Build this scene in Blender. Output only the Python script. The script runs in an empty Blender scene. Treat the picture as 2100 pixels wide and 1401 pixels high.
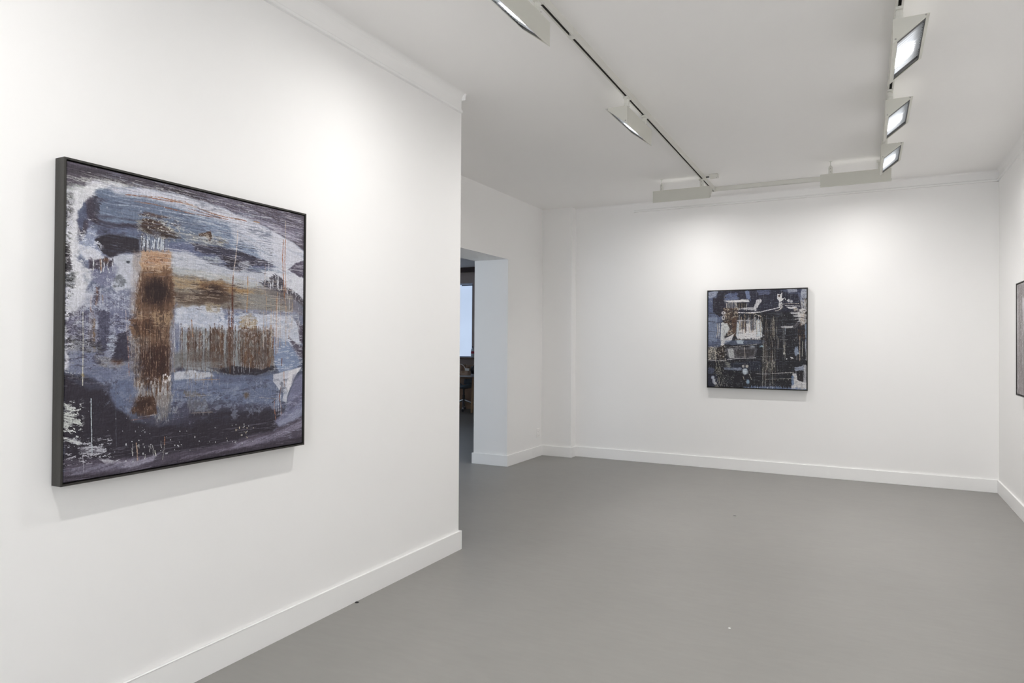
import bpy, bmesh, math, random
import numpy as np
from mathutils import Matrix, Vector

# ------------------------------------------------------------------ camera, world, exposure
S = bpy.context.scene
COL = S.collection
EYE = 1.39234
YAW, PIT, ROL = math.radians(27.47157), math.radians(0.53218), math.radians(0.35989)
F_PX, CY = 1394.704, 693.66
cam_d = bpy.data.cameras.new('camera')
cam = bpy.data.objects.new('camera', cam_d)
COL.objects.link(cam)
r0 = Vector((math.cos(YAW), math.sin(YAW), 0)); f0 = Vector((-math.sin(YAW), math.cos(YAW), 0)); z0 = Vector((0, 0, 1))
fw = f0*math.cos(PIT) + z0*math.sin(PIT); up0 = -f0*math.sin(PIT) + z0*math.cos(PIT)
rt = r0*math.cos(ROL) + up0*math.sin(ROL); up = -r0*math.sin(ROL) + up0*math.cos(ROL)
cam.matrix_world = Matrix(((rt.x, up.x, -fw.x, 0), (rt.y, up.y, -fw.y, 0), (rt.z, up.z, -fw.z, EYE), (0, 0, 0, 1)))
cam_d.sensor_fit = 'HORIZONTAL'; cam_d.sensor_width = 36.0
cam_d.lens = F_PX*36/2100
cam_d.shift_y = (CY - 700.5)/2100
cam_d.clip_start = 0.05; cam_d.clip_end = 100
S.camera = cam

S.view_settings.view_transform = 'Standard'
S.view_settings.look = 'None'
S.view_settings.gamma = 1.0
S.view_settings.use_curve_mapping = False
S.view_settings.exposure = 0.06
S.cycles.use_denoising = True
S.cycles.max_bounces = 10
S.cycles.diffuse_bounces = 8
S.cycles.sample_clamp_indirect = 8.0

W = bpy.data.worlds.new('world'); S.world = W; W.use_nodes = True
W.node_tree.nodes['Background'].inputs[0].default_value = (0.75, 0.85, 1.0, 1)
W.node_tree.nodes['Background'].inputs[1].default_value = 0.6

LAMP_W = 23.8          # watts of each wall washer's bulb
BULB_TILT = 92.5
GLOW = 2.4             # glow put on the panels that stand for the washers' lit reflectors
BACK_WIN = 0.72         # daylight through the blind of the office window
JAMB_FILL = 3.3          # glow of an unseen office window added to light the passage jamb
FRONT_FILL = 3.6        # glow of an unseen window added behind the camera as room fill

# ------------------------------------------------------------------ helpers
def link(o, parent=None):
    COL.objects.link(o)
    if parent is not None: o.parent = parent
    return o

def empty(name, loc, label=None, cat=None, group=None, rotz=0.0):
    o = bpy.data.objects.new(name, None); o.empty_display_size = 0.05
    o.location = loc; o.rotation_euler = (0, 0, rotz)
    if label: o['label'] = label
    if cat: o['category'] = cat
    if group: o['group'] = group
    return link(o)

def tag(o, label, cat, group=None):
    o['label'] = label; o['category'] = cat
    if group: o['group'] = group
    return o

def mk(name, bm, mat, parent=None, smooth=False, bevel=0.0, seg=2):
    me = bpy.data.meshes.new(name)
    bmesh.ops.recalc_face_normals(bm, faces=bm.faces)
    bm.to_mesh(me); bm.free()
    me.materials.append(mat)
    if smooth:
        me.shade_smooth() if hasattr(me, 'shade_smooth') else None
    o = bpy.data.objects.new(name, me)
    link(o, parent)
    if bevel:
        m = o.modifiers.new('bevel', 'BEVEL'); m.width = bevel; m.segments = seg; m.limit_method = 'ANGLE'
        m.angle_limit = math.radians(40)
    return o

def struct(name, bm, mat, parent=None, bevel=0.0):
    o = mk(name, bm, mat, parent, bevel=bevel)
    if parent is None: o['kind'] = 'structure'
    return o

def box(bm, a, b):
    x0, y0, z0_ = a; x1, y1, z1 = b
    v = [bm.verts.new(c) for c in ((x0,y0,z0_),(x1,y0,z0_),(x1,y1,z0_),(x0,y1,z0_),(x0,y0,z1),(x1,y0,z1),(x1,y1,z1),(x0,y1,z1))]
    for f in ((0,3,2,1),(4,5,6,7),(0,1,5,4),(1,2,6,5),(2,3,7,6),(3,0,4,7)):
        bm.faces.new([v[i] for i in f])
    return bm

def nb(*boxes):
    bm = bmesh.new()
    for a, b in boxes: box(bm, a, b)
    return bm

def prism(bm, prof, p0, p1, U, V):
    """profile points (u,v) swept straight from p0 to p1"""
    p0, p1, U, V = Vector(p0), Vector(p1), Vector(U), Vector(V)
    A = [bm.verts.new(p0 + U*u + V*v) for u, v in prof]
    B = [bm.verts.new(p1 + U*u + V*v) for u, v in prof]
    n = len(prof)
    for i in range(n):
        bm.faces.new((A[i], A[(i+1) % n], B[(i+1) % n], B[i]))
    bm.faces.new(A[::-1]); bm.faces.new(B)
    return bm

def lathe(bm, prof, c=(0, 0, 0), n=20, axis='Z', arc=None):
    c = Vector(c); rings = []
    for r, h in prof:
        ring = []
        for k in range(n):
            a = 2*math.pi*k/n
            if axis == 'Z': p = Vector((r*math.cos(a), r*math.sin(a), h))
            elif axis == 'X': p = Vector((h, r*math.cos(a), r*math.sin(a)))
            else: p = Vector((r*math.cos(a), h, r*math.sin(a)))
            ring.append(bm.verts.new(c + p))
        rings.append(ring)
    for a, b in zip(rings, rings[1:]):
        for k in range(n):
            bm.faces.new((a[k], a[(k+1) % n], b[(k+1) % n], b[k]))
    bm.faces.new(rings[0][::-1]); bm.faces.new(rings[-1])
    return bm

def tube(bm, pts, r, n=10):
    pts = [Vector(p) for p in pts]; rings = []
    for i, p in enumerate(pts):
        t = (pts[min(i+1, len(pts)-1)] - pts[max(i-1, 0)]).normalized()
        a = t.orthogonal().normalized() if i == 0 else (pa - t*pa.dot(t)).normalized()
        pa = a; b = t.cross(a)
        rr = r[i] if isinstance(r, (list, tuple)) else r
        rings.append([bm.verts.new(p + (a*math.cos(2*math.pi*k/n) + b*math.sin(2*math.pi*k/n))*rr) for k in range(n)])
    for a, b in zip(rings, rings[1:]):
        for k in range(n): bm.faces.new((a[k], a[(k+1) % n], b[(k+1) % n], b[k]))
    bm.faces.new(rings[0][::-1]); bm.faces.new(rings[-1])
    return bm

def copy_tree(o, parent=None):
    c = o.copy(); COL.objects.link(c)
    if parent is not None: c.parent = parent
    for ch in [x for x in bpy.data.objects if x.parent == o]:
        copy_tree(ch, c)
    return c

# ------------------------------------------------------------------ materials
def nodes(name):
    m = bpy.data.materials.new(name); m.use_nodes = True
    t = m.node_tree; return m, t, t.nodes['Principled BSDF']

def mat(name, col, rough=0.6, metal=0.0, spec=0.5, var=0.0, scale=8.0, bump=0.0, bscale=200.0, stretch=(1, 1, 1), spots=0.0):
    m, t, p = nodes(name)
    p.inputs['Roughness'].default_value = rough; p.inputs['Metallic'].default_value = metal
    p.inputs['Specular IOR Level'].default_value = spec
    tc = t.nodes.new('ShaderNodeTexCoord'); mp = t.nodes.new('ShaderNodeMapping')
    mp.inputs['Scale'].default_value = stretch
    t.links.new(tc.outputs['Object'], mp.inputs['Vector'])
    n = t.nodes.new('ShaderNodeTexNoise'); n.inputs['Scale'].default_value = scale; n.inputs['Detail'].default_value = 6
    t.links.new(mp.outputs[0], n.inputs['Vector'])
    cr = t.nodes.new('ShaderNodeValToRGB')
    cr.color_ramp.elements[0].position = 0.3; cr.color_ramp.elements[1].position = 0.7
    lo = tuple(c*(1-var) for c in col); hi = tuple(min(1, c*(1+var)) for c in col)
    cr.color_ramp.elements[0].color = (*lo, 1); cr.color_ramp.elements[1].color = (*hi, 1)
    t.links.new(n.outputs['Fac'], cr.inputs['Fac']); t.links.new(cr.outputs['Color'], p.inputs['Base Color'])
    if bump:
        n2 = t.nodes.new('ShaderNodeTexNoise'); n2.inputs['Scale'].default_value = bscale; n2.inputs['Detail'].default_value = 4
        t.links.new(tc.outputs['Object'], n2.inputs['Vector'])
        b = t.nodes.new('ShaderNodeBump'); b.inputs['Strength'].default_value = bump; b.inputs['Distance'].default_value = 0.002
        t.links.new(n2.outputs['Fac'], b.inputs['Height']); t.links.new(b.outputs['Normal'], p.inputs['Normal'])
    return m

def emis(name, col, strength, var=0.0, scale=2.0):
    m, t, p = nodes(name)
    p.inputs['Base Color'].default_value = (*[c*0.8 for c in col], 1)
    p.inputs['Roughness'].default_value = 0.6
    p.inputs['Emission Strength'].default_value = strength
    tc = t.nodes.new('ShaderNodeTexCoord'); n = t.nodes.new('ShaderNodeTexNoise'); n.inputs['Scale'].default_value = scale
    t.links.new(tc.outputs['Object'], n.inputs['Vector'])
    cr = t.nodes.new('ShaderNodeValToRGB'); cr.color_ramp.elements[0].position = 0.35; cr.color_ramp.elements[1].position = 0.65
    cr.color_ramp.elements[0].color = (*[c*(1-var) for c in col], 1); cr.color_ramp.elements[1].color = (*col, 1)
    t.links.new(n.outputs['Fac'], cr.inputs['Fac']); t.links.new(cr.outputs['Color'], p.inputs['Emission Color'])
    return m

M_WALL = mat('white_wall_paint', (0.912, 0.906, 0.898), 0.75, spec=0.25, var=0.006, scale=1.2, bump=0.10, bscale=90)
M_CEIL = mat('ceiling_paint', (0.925, 0.915, 0.905), 0.85, spec=0.15, var=0.008, scale=0.9, bump=0.10, bscale=70)
M_TRIM = mat('gloss_trim_paint', (0.91, 0.907, 0.90), 0.42, spec=0.4, var=0.005, scale=2)
M_LAMP = mat('cream_lamp_paint', (0.62, 0.615, 0.56), 0.45, spec=0.4, var=0.01, scale=5)
M_TRACK = mat('cream_track_paint', (0.70, 0.695, 0.65), 0.45, spec=0.4, var=0.01, scale=5)
M_SLOT = mat('track_slot_dark', (0.10, 0.095, 0.085), 0.6, var=0.15, scale=12)
M_BLACK = mat('louvre_frame_black', (0.03, 0.03, 0.032), 0.45, var=0.1)
M_ALU = mat('louvre_aluminium', (0.45, 0.47, 0.50), 0.35, metal=0.7, var=0.03)
M_FRAME = mat('charcoal_stained_wood', (0.032, 0.030, 0.027), 0.5, spec=0.4, var=0.35, scale=30, stretch=(1, 1, 0.06), bump=0.2, bscale=150)
M_GAP = mat('frame_shadow_gap', (0.006, 0.006, 0.006), 0.9, var=0.1)
M_PLASTIC = mat('white_socket_plastic', (0.90, 0.89, 0.875), 0.35, var=0.01)
M_SOCKDARK = mat('socket_holes', (0.35, 0.34, 0.33), 0.5, var=0.05)

def floor_material():
    m, t, p = nodes('grey_linoleum')
    p.inputs['Roughness'].default_value = 0.42; p.inputs['Specular IOR Level'].default_value = 0.42
    tc = t.nodes.new('ShaderNodeTexCoord')
    def noise(scale, stretch, detail=6):
        mp = t.nodes.new('ShaderNodeMapping'); mp.inputs['Scale'].default_value = stretch
        mp.inputs['Rotation'].default_value = (0, 0, math.radians(8))
        t.links.new(tc.outputs['Object'], mp.inputs['Vector'])
        n = t.nodes.new('ShaderNodeTexNoise'); n.inputs['Scale'].default_value = scale; n.inputs['Detail'].default_value = detail
        t.links.new(mp.outputs[0], n.inputs['Vector']); return n
    n1 = noise(1.1, (1, 0.6, 1)); n2 = noise(26, (0.35, 1.2, 1), 8); n3 = noise(7, (0.5, 1.0, 1), 8)
    def ramp(n, lo, hi, a=0.3, b=0.7):
        cr = t.nodes.new('ShaderNodeValToRGB')
        cr.color_ramp.elements[0].position = a; cr.color_ramp.elements[1].position = b
        cr.color_ramp.elements[0].color = (lo, lo, lo, 1); cr.color_ramp.elements[1].color = (hi, hi, hi, 1)
        t.links.new(n.outputs['Fac'], cr.inputs['Fac']); return cr
    def mul(a, b):
        x = t.nodes.new('ShaderNodeMix'); x.data_type = 'RGBA'; x.blend_type = 'MULTIPLY'; x.inputs[0].default_value = 1
        t.links.new(a, x.inputs[6]); t.links.new(b, x.inputs[7]); return x.outputs[2]
    base = t.nodes.new('ShaderNodeRGB'); base.outputs[0].default_value = (0.264, 0.257, 0.242, 1)
    c = mul(base.outputs[0], ramp(n1, 0.965, 1.035).outputs[0])
    c = mul(c, ramp(n2, 0.972, 1.022).outputs[0])
    c = mul(c, ramp(n3, 0.98, 1.016).outputs[0])
    t.links.new(c, p.inputs['Base Color'])
    b = t.nodes.new('ShaderNodeBump'); b.inputs['Strength'].default_value = 0.02; b.inputs['Distance'].default_value = 0.002
    t.links.new(n2.outputs['Fac'], b.inputs['Height']); t.links.new(b.outputs['Normal'], p.inputs['Normal'])
    return m
M_FLOOR = floor_material()

# ------------------------------------------------------------------ room shell
H = 3.10
XL, Y1 = -2.4502, 3.9449        # near left wall face and its end
XD, YJ, THK, HL = -3.6295, 6.8703, 0.4402, 2.3682   # passage wall face, far jamb, thickness, lintel
YP, XP = 7.8055, -3.229         # pier
YB, XR = 7.9372, 1.1349         # back and right walls
BH, BT = 0.125, 0.016
XO = XD - THK                   # office side of the passage wall
YN, YF = -3.2, 13.0             # wall behind the camera, office far wall
XF = -11.0
YJ0 = 5.25                      # near jamb

struct('floor', nb(((XF-0.3, YN-0.3, -0.12), (XR+0.3, YF+0.3, 0))), M_FLOOR)
struct('ceiling', nb(((XF-0.3, YN-0.3, H), (XR+0.3, YF+0.3, H+0.15))), M_CEIL)
struct('wall_left', nb(((XO, YN, 0), (XL, Y1, H))), M_WALL, bevel=0.003)
struct('wall_passage', nb(((XO, Y1, 0), (XD, YJ0, H)), ((XO, YJ0, HL), (XD, YJ, H)), ((XO, YJ, 0), (XD, YF, H))), M_WALL)
struct('wall_pier', nb(((XD, YP, 0), (XP, YB+0.25, H))), M_WALL, bevel=0.002)
struct('wall_back', nb(((XP, YB, 0), (XR+0.25, YB+0.25, H))), M_WALL)
struct('wall_right', nb(((XR, YN, 0), (XR+0.25, YB, H))), M_WALL)
# wall behind the camera, with an added fill window
wx0, wx1, wz0, wz1 = -2.2, 0.9, 0.35, 2.75
struct('wall_front', nb(((XO, YN-0.25, 0), (wx0, YN, H)), ((wx1, YN-0.25, 0), (XR+0.25, YN, H)),
                        ((wx0, YN-0.25, 0), (wx1, YN, wz0)), ((wx0, YN-0.25, wz1), (wx1, YN, H))), M_WALL)
M_FILL = emis('front_fill_glow', (0.93, 0.96, 1.0), FRONT_FILL, 0.03)
w1 = struct('front_fill_window', nb(((wx0, YN-0.16, wz0), (wx1, YN-0.14, wz1))), M_FILL)  # unseen glowing pane added to fill the room with soft light
struct('window_frame', nb(((wx0, YN-0.14, wz0), (wx1, YN-0.08, wz0+0.06)), ((wx0, YN-0.14, wz1-0.06), (wx1, YN-0.08, wz1)),
                          ((wx0, YN-0.14, wz0), (wx0+0.06, YN-0.08, wz1)), ((wx1-0.06, YN-0.14, wz0), (wx1, YN-0.08, wz1)),
                          ((-0.68, YN-0.14, wz0), (-0.62, YN-0.08, wz1))), M_TRIM, w1)  # frame of the added fill window

# baseboards: mitred runs along a wall line, dist = into the room on the left of the direction of travel
def offset_path(pts, d):
    out = []
    P = [Vector(p) for p in pts]
    for i, p in enumerate(P):
        ns = []
        if i > 0: t = (P[i]-P[i-1]).normalized(); ns.append(Vector((-t.y, t.x)))
        if i < len(P)-1: t = (P[i+1]-P[i]).normalized(); ns.append(Vector((-t.y, t.x)))
        if len(ns) == 1: out.append(p + ns[0]*d)
        else:
            b = (ns[0]+ns[1]).normalized(); out.append(p + b*(d/b.dot(ns[0])))
    return out
def run(name, pts, i0, i1, z0_, z1, t, mat_=None):
    off = offset_path(pts, t); bm = bmesh.new()
    for i in range(i0, i1):
        a, b, c, d = Vector(pts[i]), Vector(pts[i+1]), off[i+1], off[i]
        lo = [bm.verts.new((q.x, q.y, z0_)) for q in (a, b, c, d)]; hi = [bm.verts.new((q.x, q.y, z1)) for q in (a, b, c, d)]
        bm.faces.new(lo[::-1]); bm.faces.new(hi)
        for k in range(4): bm.faces.new((lo[k], lo[(k+1) % 4], hi[(k+1) % 4], hi[k]))
    bmesh.ops.remove_doubles(bm, verts=bm.verts, dist=1e-5)
    inner = [f for f in bm.faces if all(len(e.link_faces) > 2 for e in f.edges if abs(e.verts[0].co.z-e.verts[1].co.z) > 0.01) and abs(f.normal.z) < 0.1 and any(len(e.link_faces) > 2 for e in f.edges)]
    o = struct(name, bm, mat_ or M_TRIM)
    m = o.modifiers.new('bevel', 'BEVEL'); m.width = 0.0025; m.segments = 2; m.limit_method = 'ANGLE'
    return o
PATH_L = [(XD, Y1), (XL, Y1), (XL, YN)]                      # travel so that the room is on the left
PATH_L = PATH_L[::1]
run('baseboard_left', PATH_L, 0, 2, 0, BH, BT)
PATH_R = [(XR, YN), (XR, YB), (XP, YB), (XP, YP), (XD, YP), (XD, YJ), (XO, YJ), (XO, YF)]
run('baseboard_right', PATH_R, 0, 1, 0, BH, BT)
run('baseboard_back', PATH_R, 1, 2, 0, BH, BT)
run('baseboard_pier', PATH_R, 2, 4, 0, BH, BT)
run('baseboard_passage', PATH_R, 4, 7, 0, BH, BT)
PATH_N = [(XO, Y1), (XO, YJ0), (XD, YJ0), (XD, Y1)]
run('baseboard_jamb', PATH_N, 0, 3, 0, BH, BT)

# picture rails: thin flat mould with a groove above
def rail(name, p0, p1, inward, z):
    bm = bmesh.new()
    prof = [(0, 0), (0.018, 0), (0.021, 0.003), (0.021, 0.015), (0.018, 0.017), (0.007, 0.017), (0.007, 0.0205), (0.014, 0.0205), (0.014, 0.026), (0, 0.030)]
    prism(bm, prof, (p0[0], p0[1], z), (p1[0], p1[1], z), inward, (0, 0, 1))
    return struct(name, bm, M_TRIM)
rail('trim_1', (XL, Y1-0.02), (XL, YN), (1, 0, 0), 2.963)
rail('trim_2', (-2.475, YB), (XR, YB), (0, -1, 0), 2.992)
rail('trim_3', (XR, YN), (XR, YB), (-1, 0, 0), 2.992)
# plaster coves where walls meet the ceiling
def cove(name, p0, p1, inward, r, h, n=8):
    prof = [(0, 0), (0, -h)]
    for i in range(1, n):
        a = math.pi/2*i/n
        prof.append((r*(1-math.cos(a)), -h*(1-math.sin(a))))
    prof.append((r, 0))
    bm = bmesh.new(); prism(bm, prof, (p0[0], p0[1], H), (p1[0], p1[1], H), inward, (0, 0, 1))
    return struct(name, bm, M_WALL)
cove('trim_4', (XL, Y1), (XL, YN), (1, 0, 0), 0.035, 0.05)
cove('trim_5', (XD, Y1), (XL+0.03, Y1), (0, 1, 0), 0.03, 0.045)
cove('trim_6', (XP, YB), (XR, YB), (0, -1, 0), 0.03, 0.04)
cove('trim_7', (XR, YN), (XR, YB), (-1, 0, 0), 0.03, 0.04)
# frieze board above the back picture rail
struct('trim_8', nb(((-2.475, YB-0.006, 3.014), (XR, YB, H))), M_WALL)
# thin board joint left on the back wall, just under the level of the rail
struct('trim_9', nb(((XP, YB-0.0012, 2.846), (XR, YB, 2.849))), M_WALL)

# ------------------------------------------------------------------ wall washers
LL, LH, LD = 0.575, 0.120, 0.155     # length, back height, depth
def make_washer(first_label):
    root = empty('wall_washer_light', (0, 0, 0), first_label, 'light', 'wall washer spotlights on the ceiling tracks')
    hl = LL/2; n = Vector((LH, 0, -LD)).normalized(); t = Vector((LD, 0, LH)).normalized(); hyp = math.hypot(LD, LH)
    B = Vector((0, 0, -LH))
    def hp(u, y, d=0.0): p = B + t*(u*hyp) + n*d; return Vector((p.x, y, p.z))
    # housing shell
    bm = bmesh.new()
    y0, y1 = -hl, hl
    a0, a1 = (bm.verts.new((0, y, 0)) for y in (y0, y1))
    b0, b1 = (bm.verts.new((0, y, -LH)) for y in (y0, y1))
    c0, c1 = (bm.verts.new((LD, y, 0)) for y in (y0, y1))
    bm.faces.new((a0, b0, b1, a1)); bm.faces.new((a0, a1, c1, c0)); bm.faces.new((a0, c0, b0)); bm.faces.new((a1, b1, c1))
    U0, U1, V0, V1 = 0.13, 0.90, y0+0.020, y1-0.020
    h = [bm.verts.new(hp(u, v)) for u, v in ((U0, V0), (U1, V0), (U1, V1), (U0, V1))]
    bm.faces.new((b0, c0, h[1], h[0])); bm.faces.new((c0, c1, h[2], h[1])); bm.faces.new((c1, b1, h[3], h[2])); bm.faces.new((b1, b0, h[0], h[3]))
    o = mk('housing', bm, M_LAMP, root)
    m = o.modifiers.new('solid', 'SOLIDIFY'); m.thickness = 0.0016; m.offset = -1
    m = o.modifiers.new('bevel', 'BEVEL'); m.width = 0.0012; m.segments = 2; m.limit_method = 'ANGLE'; m.angle_limit = math.radians(35)
    for y in (y0-0.0012, y1+0.0012):
        for u in (0.07, 0.93):
            p = B + t*(u*hyp) + Vector((0, 0, 0.013 if u < 0.5 else 0.0)) - Vector((0 if u < .5 else 0.006, 0, 0 if u < .5 else -0.002))
            sb = bmesh.new(); lathe(sb, [(0.0035, -0.0012), (0.0045, 0), (0.0035, 0.0012)], (max(p.x, 0.012), y, p.z), 12, 'Y')
            mk('screw', sb, M_SOCKDARK, root)
    # black louvre frame just inside the opening
    bm = bmesh.new()
    rim = 0.012; END = 0.036
    def bar(u0, u1, v0, v1, d0, d1):
        vs = [bm.verts.new(hp(u, v, d)) for d in (d0, d1) for u, v in ((u0, v0), (u1, v0), (u1, v1), (u0, v1))]
        for f in ((0,1,2,3),(7,6,5,4),(0,4,5,1),(1,5,6,2),(2,6,7,3),(3,7,4,0)): bm.faces.new([vs[i] for i in f])
    ru = rim/hyp*0.55
    bar(U0-ru, U1+ru, V0-0.004, V0+END, -0.018, -0.003); bar(U0-ru, U1+ru, V1-END, V1+0.004, -0.018, -0.003)
    bar(U0-ru, U0+ru*0.6, V0+END, V1-END, -0.018, -0.003); bar(U1-ru*0.6, U1+ru, V0+END, V1-END, -0.018, -0.003)
    gr = mk('louvre_frame', bm, M_BLACK, root)
    bm = bmesh.new()
    NF = 15; g0, g1 = V0+END, V1-END
    for i in range(1, NF):
        v = g0 + (g1-g0)*i/NF
        vs = [bm.verts.new(hp(u, vv, d)) for d in (-0.017, -0.005) for u, vv in ((U0, v-0.0012), (U1, v-0.0012), (U1, v+0.0012), (U0, v+0.0012))]
        for f in ((0,1,2,3),(7,6,5,4),(0,4,5,1),(1,5,6,2),(2,6,7,3),(3,7,4,0)): bm.faces.new([vs[j] for j in f])
    mk('louvre_fins', bm, M_ALU, gr)
    # glowing panel in place of the lit reflector, bulb's light in front of it
    bm = bmesh.new()
    vs = [bm.verts.new(hp(u, v, d)) for d in (-0.034, -0.032) for u, v in ((0.16, V0+0.01), (0.86, V0+0.01), (0.86, V1-0.01), (0.16, V1-0.01))]
    for f in ((0,1,2,3),(7,6,5,4),(0,4,5,1),(1,5,6,2),(2,6,7,3),(3,7,4,0)): bm.faces.new([vs[j] for j in f])
    mk('glow_panel', bm, M_GLOW, root)
    ld = bpy.data.lights.new('bulb', 'AREA'); ld.shape = 'RECTANGLE'; ld.size = 0.025; ld.size_y = 0.12
    ld.energy = LAMP_W; ld.color = (1.0, 0.98, 0.965)
    lo = bpy.data.objects.new('bulb', ld); link(lo, root)
    p = hp(0.60, 0, -0.028)
    tl = math.radians(BULB_TILT)          # the reflector throws its light steeply down the wall
    zax = -Vector((math.cos(tl), 0, -math.sin(tl))); yax = Vector((0, 1, 0)); xax = yax.cross(zax)
    lo.matrix_local = Matrix(((xax.x, yax.x, zax.x, p.x), (xax.y, yax.y, zax.y, p.y), (xax.z, yax.z, zax.z, p.z), (0, 0, 0, 1)))
    return root
M_GLOW = emis('reflector_glow', (1.0, 0.985, 0.96), GLOW, 0.02, 6)

def stem(root, y, top, kind):
    """vertical mounting post above the housing; kind 'track' ends in an adapter, 'ceiling' in a hook plate"""
    bm = bmesh.new(); r = 0.0175; x = 0.030
    lathe(bm, [(r*0.96, -0.001), (r, 0.002), (r, 0.036), (r*0.9, 0.037), (r*0.9, 0.039), (r, 0.040), (r, top-0.022), (r*0.8, top-0.012), (r*0.45, top-0.006), (r*0.4, top-0.002)], (x, y, 0), 20)
    st = mk('mounting_stem', bm, M_TRACK, root)
    for zz in (0.020, 0.052):
        bm = bmesh.new(); lathe(bm, [(0.003, -0.0006), (0.003, 0.0008)], (x-r+0.0004, y, zz), 10, 'X')
        mk('set_screw', bm, M_BLACK, st)
    if kind == 'track':
        mk('track_adapter', nb(((x-0.017, y-0.030, top-0.014), (x+0.017, y+0.030, top+0.0))), M_TRACK, st, bevel=0.003)
    else:
        bm = bmesh.new(); tube(bm, [(x, y, top-0.004), (x, y, top+0.010), (x, y, top+0.0405)], 0.0035, 8)
        lathe(bm, [(0.016, top+0.036), (0.018, top+0.0405)], (x, y, 0), 16)
        mk('ceiling_hook', bm, M_TRACK, st)
    return st

ZT = 2.975; TOP = 3.058 - ZT
LTX = lambda y: -1.409 - 0.0107*(y-2.96)      # left track centre line
RTX = lambda y: 0.146 - 0.0040*(y-3.7)        # right track centre line
W0 = make_washer('cream wall washer light on the left track, cut by the top edge of the photo')
def place(root, loc, rz, label, stems):
    if root is None: root = copy_tree(W0)
    root.location = loc; root.rotation_euler = (0, 0, rz); root['label'] = label
    for y, kind in stems: stem(root, y, TOP, kind)
    return root
both = [(-LL/2+0.08, 'track'), (LL/2-0.08, 'track')]
washers = [
 # left track, facing the left wall (-x): local +x -> -x
 ((LTX(2.745)+0.030, 2.745, ZT), math.pi, 'cream wall washer light on the left track, cut by the top edge of the photo', both),
 ((LTX(4.6)+0.030, 4.60, ZT), math.pi, 'cream wall washer light hanging from the middle of the left track, thin bright slit visible', both),
 ((RTX(4.03)-0.030, 4.035, ZT), 0.0, 'largest and nearest of the three bright louvred wall washers on the right track', both),
 ((RTX(5.24)-0.030, 5.24, ZT), 0.0, 'middle of the three bright louvred wall washers on the right track', both),
 ((RTX(6.32)-0.030, 6.32, ZT), 0.0, 'farthest and smallest of the three bright louvred wall washers on the right track', both),
]
# unseen washers: left one implied by a shadow, right ones added for light
extra = [
 ((LTX(0.75)+0.030, 0.75, ZT), math.pi, 'cream wall washer light on the left track, beyond the top left of the picture', both),
 ((RTX(2.3)-0.030, 2.3, ZT), 0.0, 'added unseen cream wall washer light on the right track above the camera', both),
 ((RTX(0.3)-0.030, 0.3, ZT), 0.0, 'added unseen cream wall washer light on the right track behind the camera', both),
]
used = False
protos = []
def fresh():
    """W0 without stems is kept as the source; its copies get stems of their own"""
    return copy_tree(W0)
todo = washers + extra
# back lights: facing the back wall (+y): local +x -> +y, local +y -> -x
YBL = 6.875
back = [
 ((-1.660, YBL, ZT+0.005), math.pi/2, 'cream washer light with blank back, by the far end of the left track', [(-LL/2+0.085, 'track'), (LL/2-0.085, 'ceiling')]),
 ((-0.086, YBL, ZT+0.005), math.pi/2, 'cream washer light with blank back, partly behind the farthest louvred light', [(-LL/2+0.085, 'track'), (LL/2-0.085, 'ceiling')]),
]
todo = todo + back
roots = [fresh() for _ in todo[1:]]
place(W0, *todo[0])
for r_, a in zip(roots, todo[1:]): place(r_, *a)

# ------------------------------------------------------------------ tracks
def track(p0, p1, label, joints=(), zb=3.058):
    p0, p1 = Vector((*p0, 0)), Vector((*p1, 0)); d = (p1-p0).normalized(); s = Vector((d.y, -d.x, 0)); L = (p1-p0).length
    root = empty('lighting_track', (p0.x, p0.y, H), label, 'lighting track', 'ceiling lighting tracks')
    w, g, hh = 0.0175, 0.0075, H-zb
    prof = [(-w, 0), (w, 0), (w, -hh), (g, -hh), (g, -hh+0.003), (g+0.004, -hh+0.003), (g+0.004, -0.006), (-g-0.004, -0.006), (-g-0.004, -hh+0.003), (-g, -hh+0.003), (-g, -hh), (-w, -hh)]
    bm = bmesh.new(); prism(bm, prof, (0, 0, 0), d*L, s, (0, 0, 1))
    mk('rail_body', bm, M_TRACK, root)
    bm = bmesh.new()
    prism(bm, [(-g-0.0035, -0.0065), (g+0.0035, -0.0065), (g+0.0035, -0.014), (-g-0.0035, -0.014)], d*0.002, d*(L-0.002), s, (0, 0, 1))
    prism(bm, [(-g-0.0035, -0.0145), (-g, -0.0145), (-g, -hh+0.0035), (-g-0.0035, -hh+0.0035)], d*0.002, d*(L-0.002), s, (0, 0, 1))
    prism(bm, [(g, -0.0145), (g+0.0035, -0.0145), (g+0.0035, -hh+0.0035), (g, -hh+0.0035)], d*0.002, d*(L-0.002), s, (0, 0, 1))
    mk('conductor_channel', bm, M_SLOT, root)
    for j in joints:
        bm = bmesh.new(); prism(bm, [(-w-0.0015, -0.0005), (w+0.0015, -0.0005), (w+0.0015, -hh-0.0015), (-w-0.0015, -hh-0.0015)], d*(j-0.022), d*(j+0.022), s, (0, 0, 1))
        mk('joint_cover', bm, M_TRACK, root)
    for a in (0.0, L):
        bm = bmesh.new(); prism(bm, [(-w-0.001, 0), (w+0.001, 0), (w+0.001, -hh-0.001), (-w-0.001, -hh-0.001)], d*(a-0.003), d*(a+0.003), s, (0, 0, 1))
        mk('end_cap', bm, M_TRACK, root)
    return root
YT0, YT1 = -2.0, 7.52
track((LTX(YT0), YT0), (LTX(YT1), YT1), 'long cream ceiling track running away above the left half of the floor', (3.40-YT0,))
track((RTX(YT0), YT0), (RTX(YT1), YT1), 'long cream ceiling track at the right carrying three bright louvred lights')
track((LTX(7.49)+0.0215, 7.495), (RTX(7.49)-0.0215, 7.495), 'short cream ceiling track crossing in front of the back wall')
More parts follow.
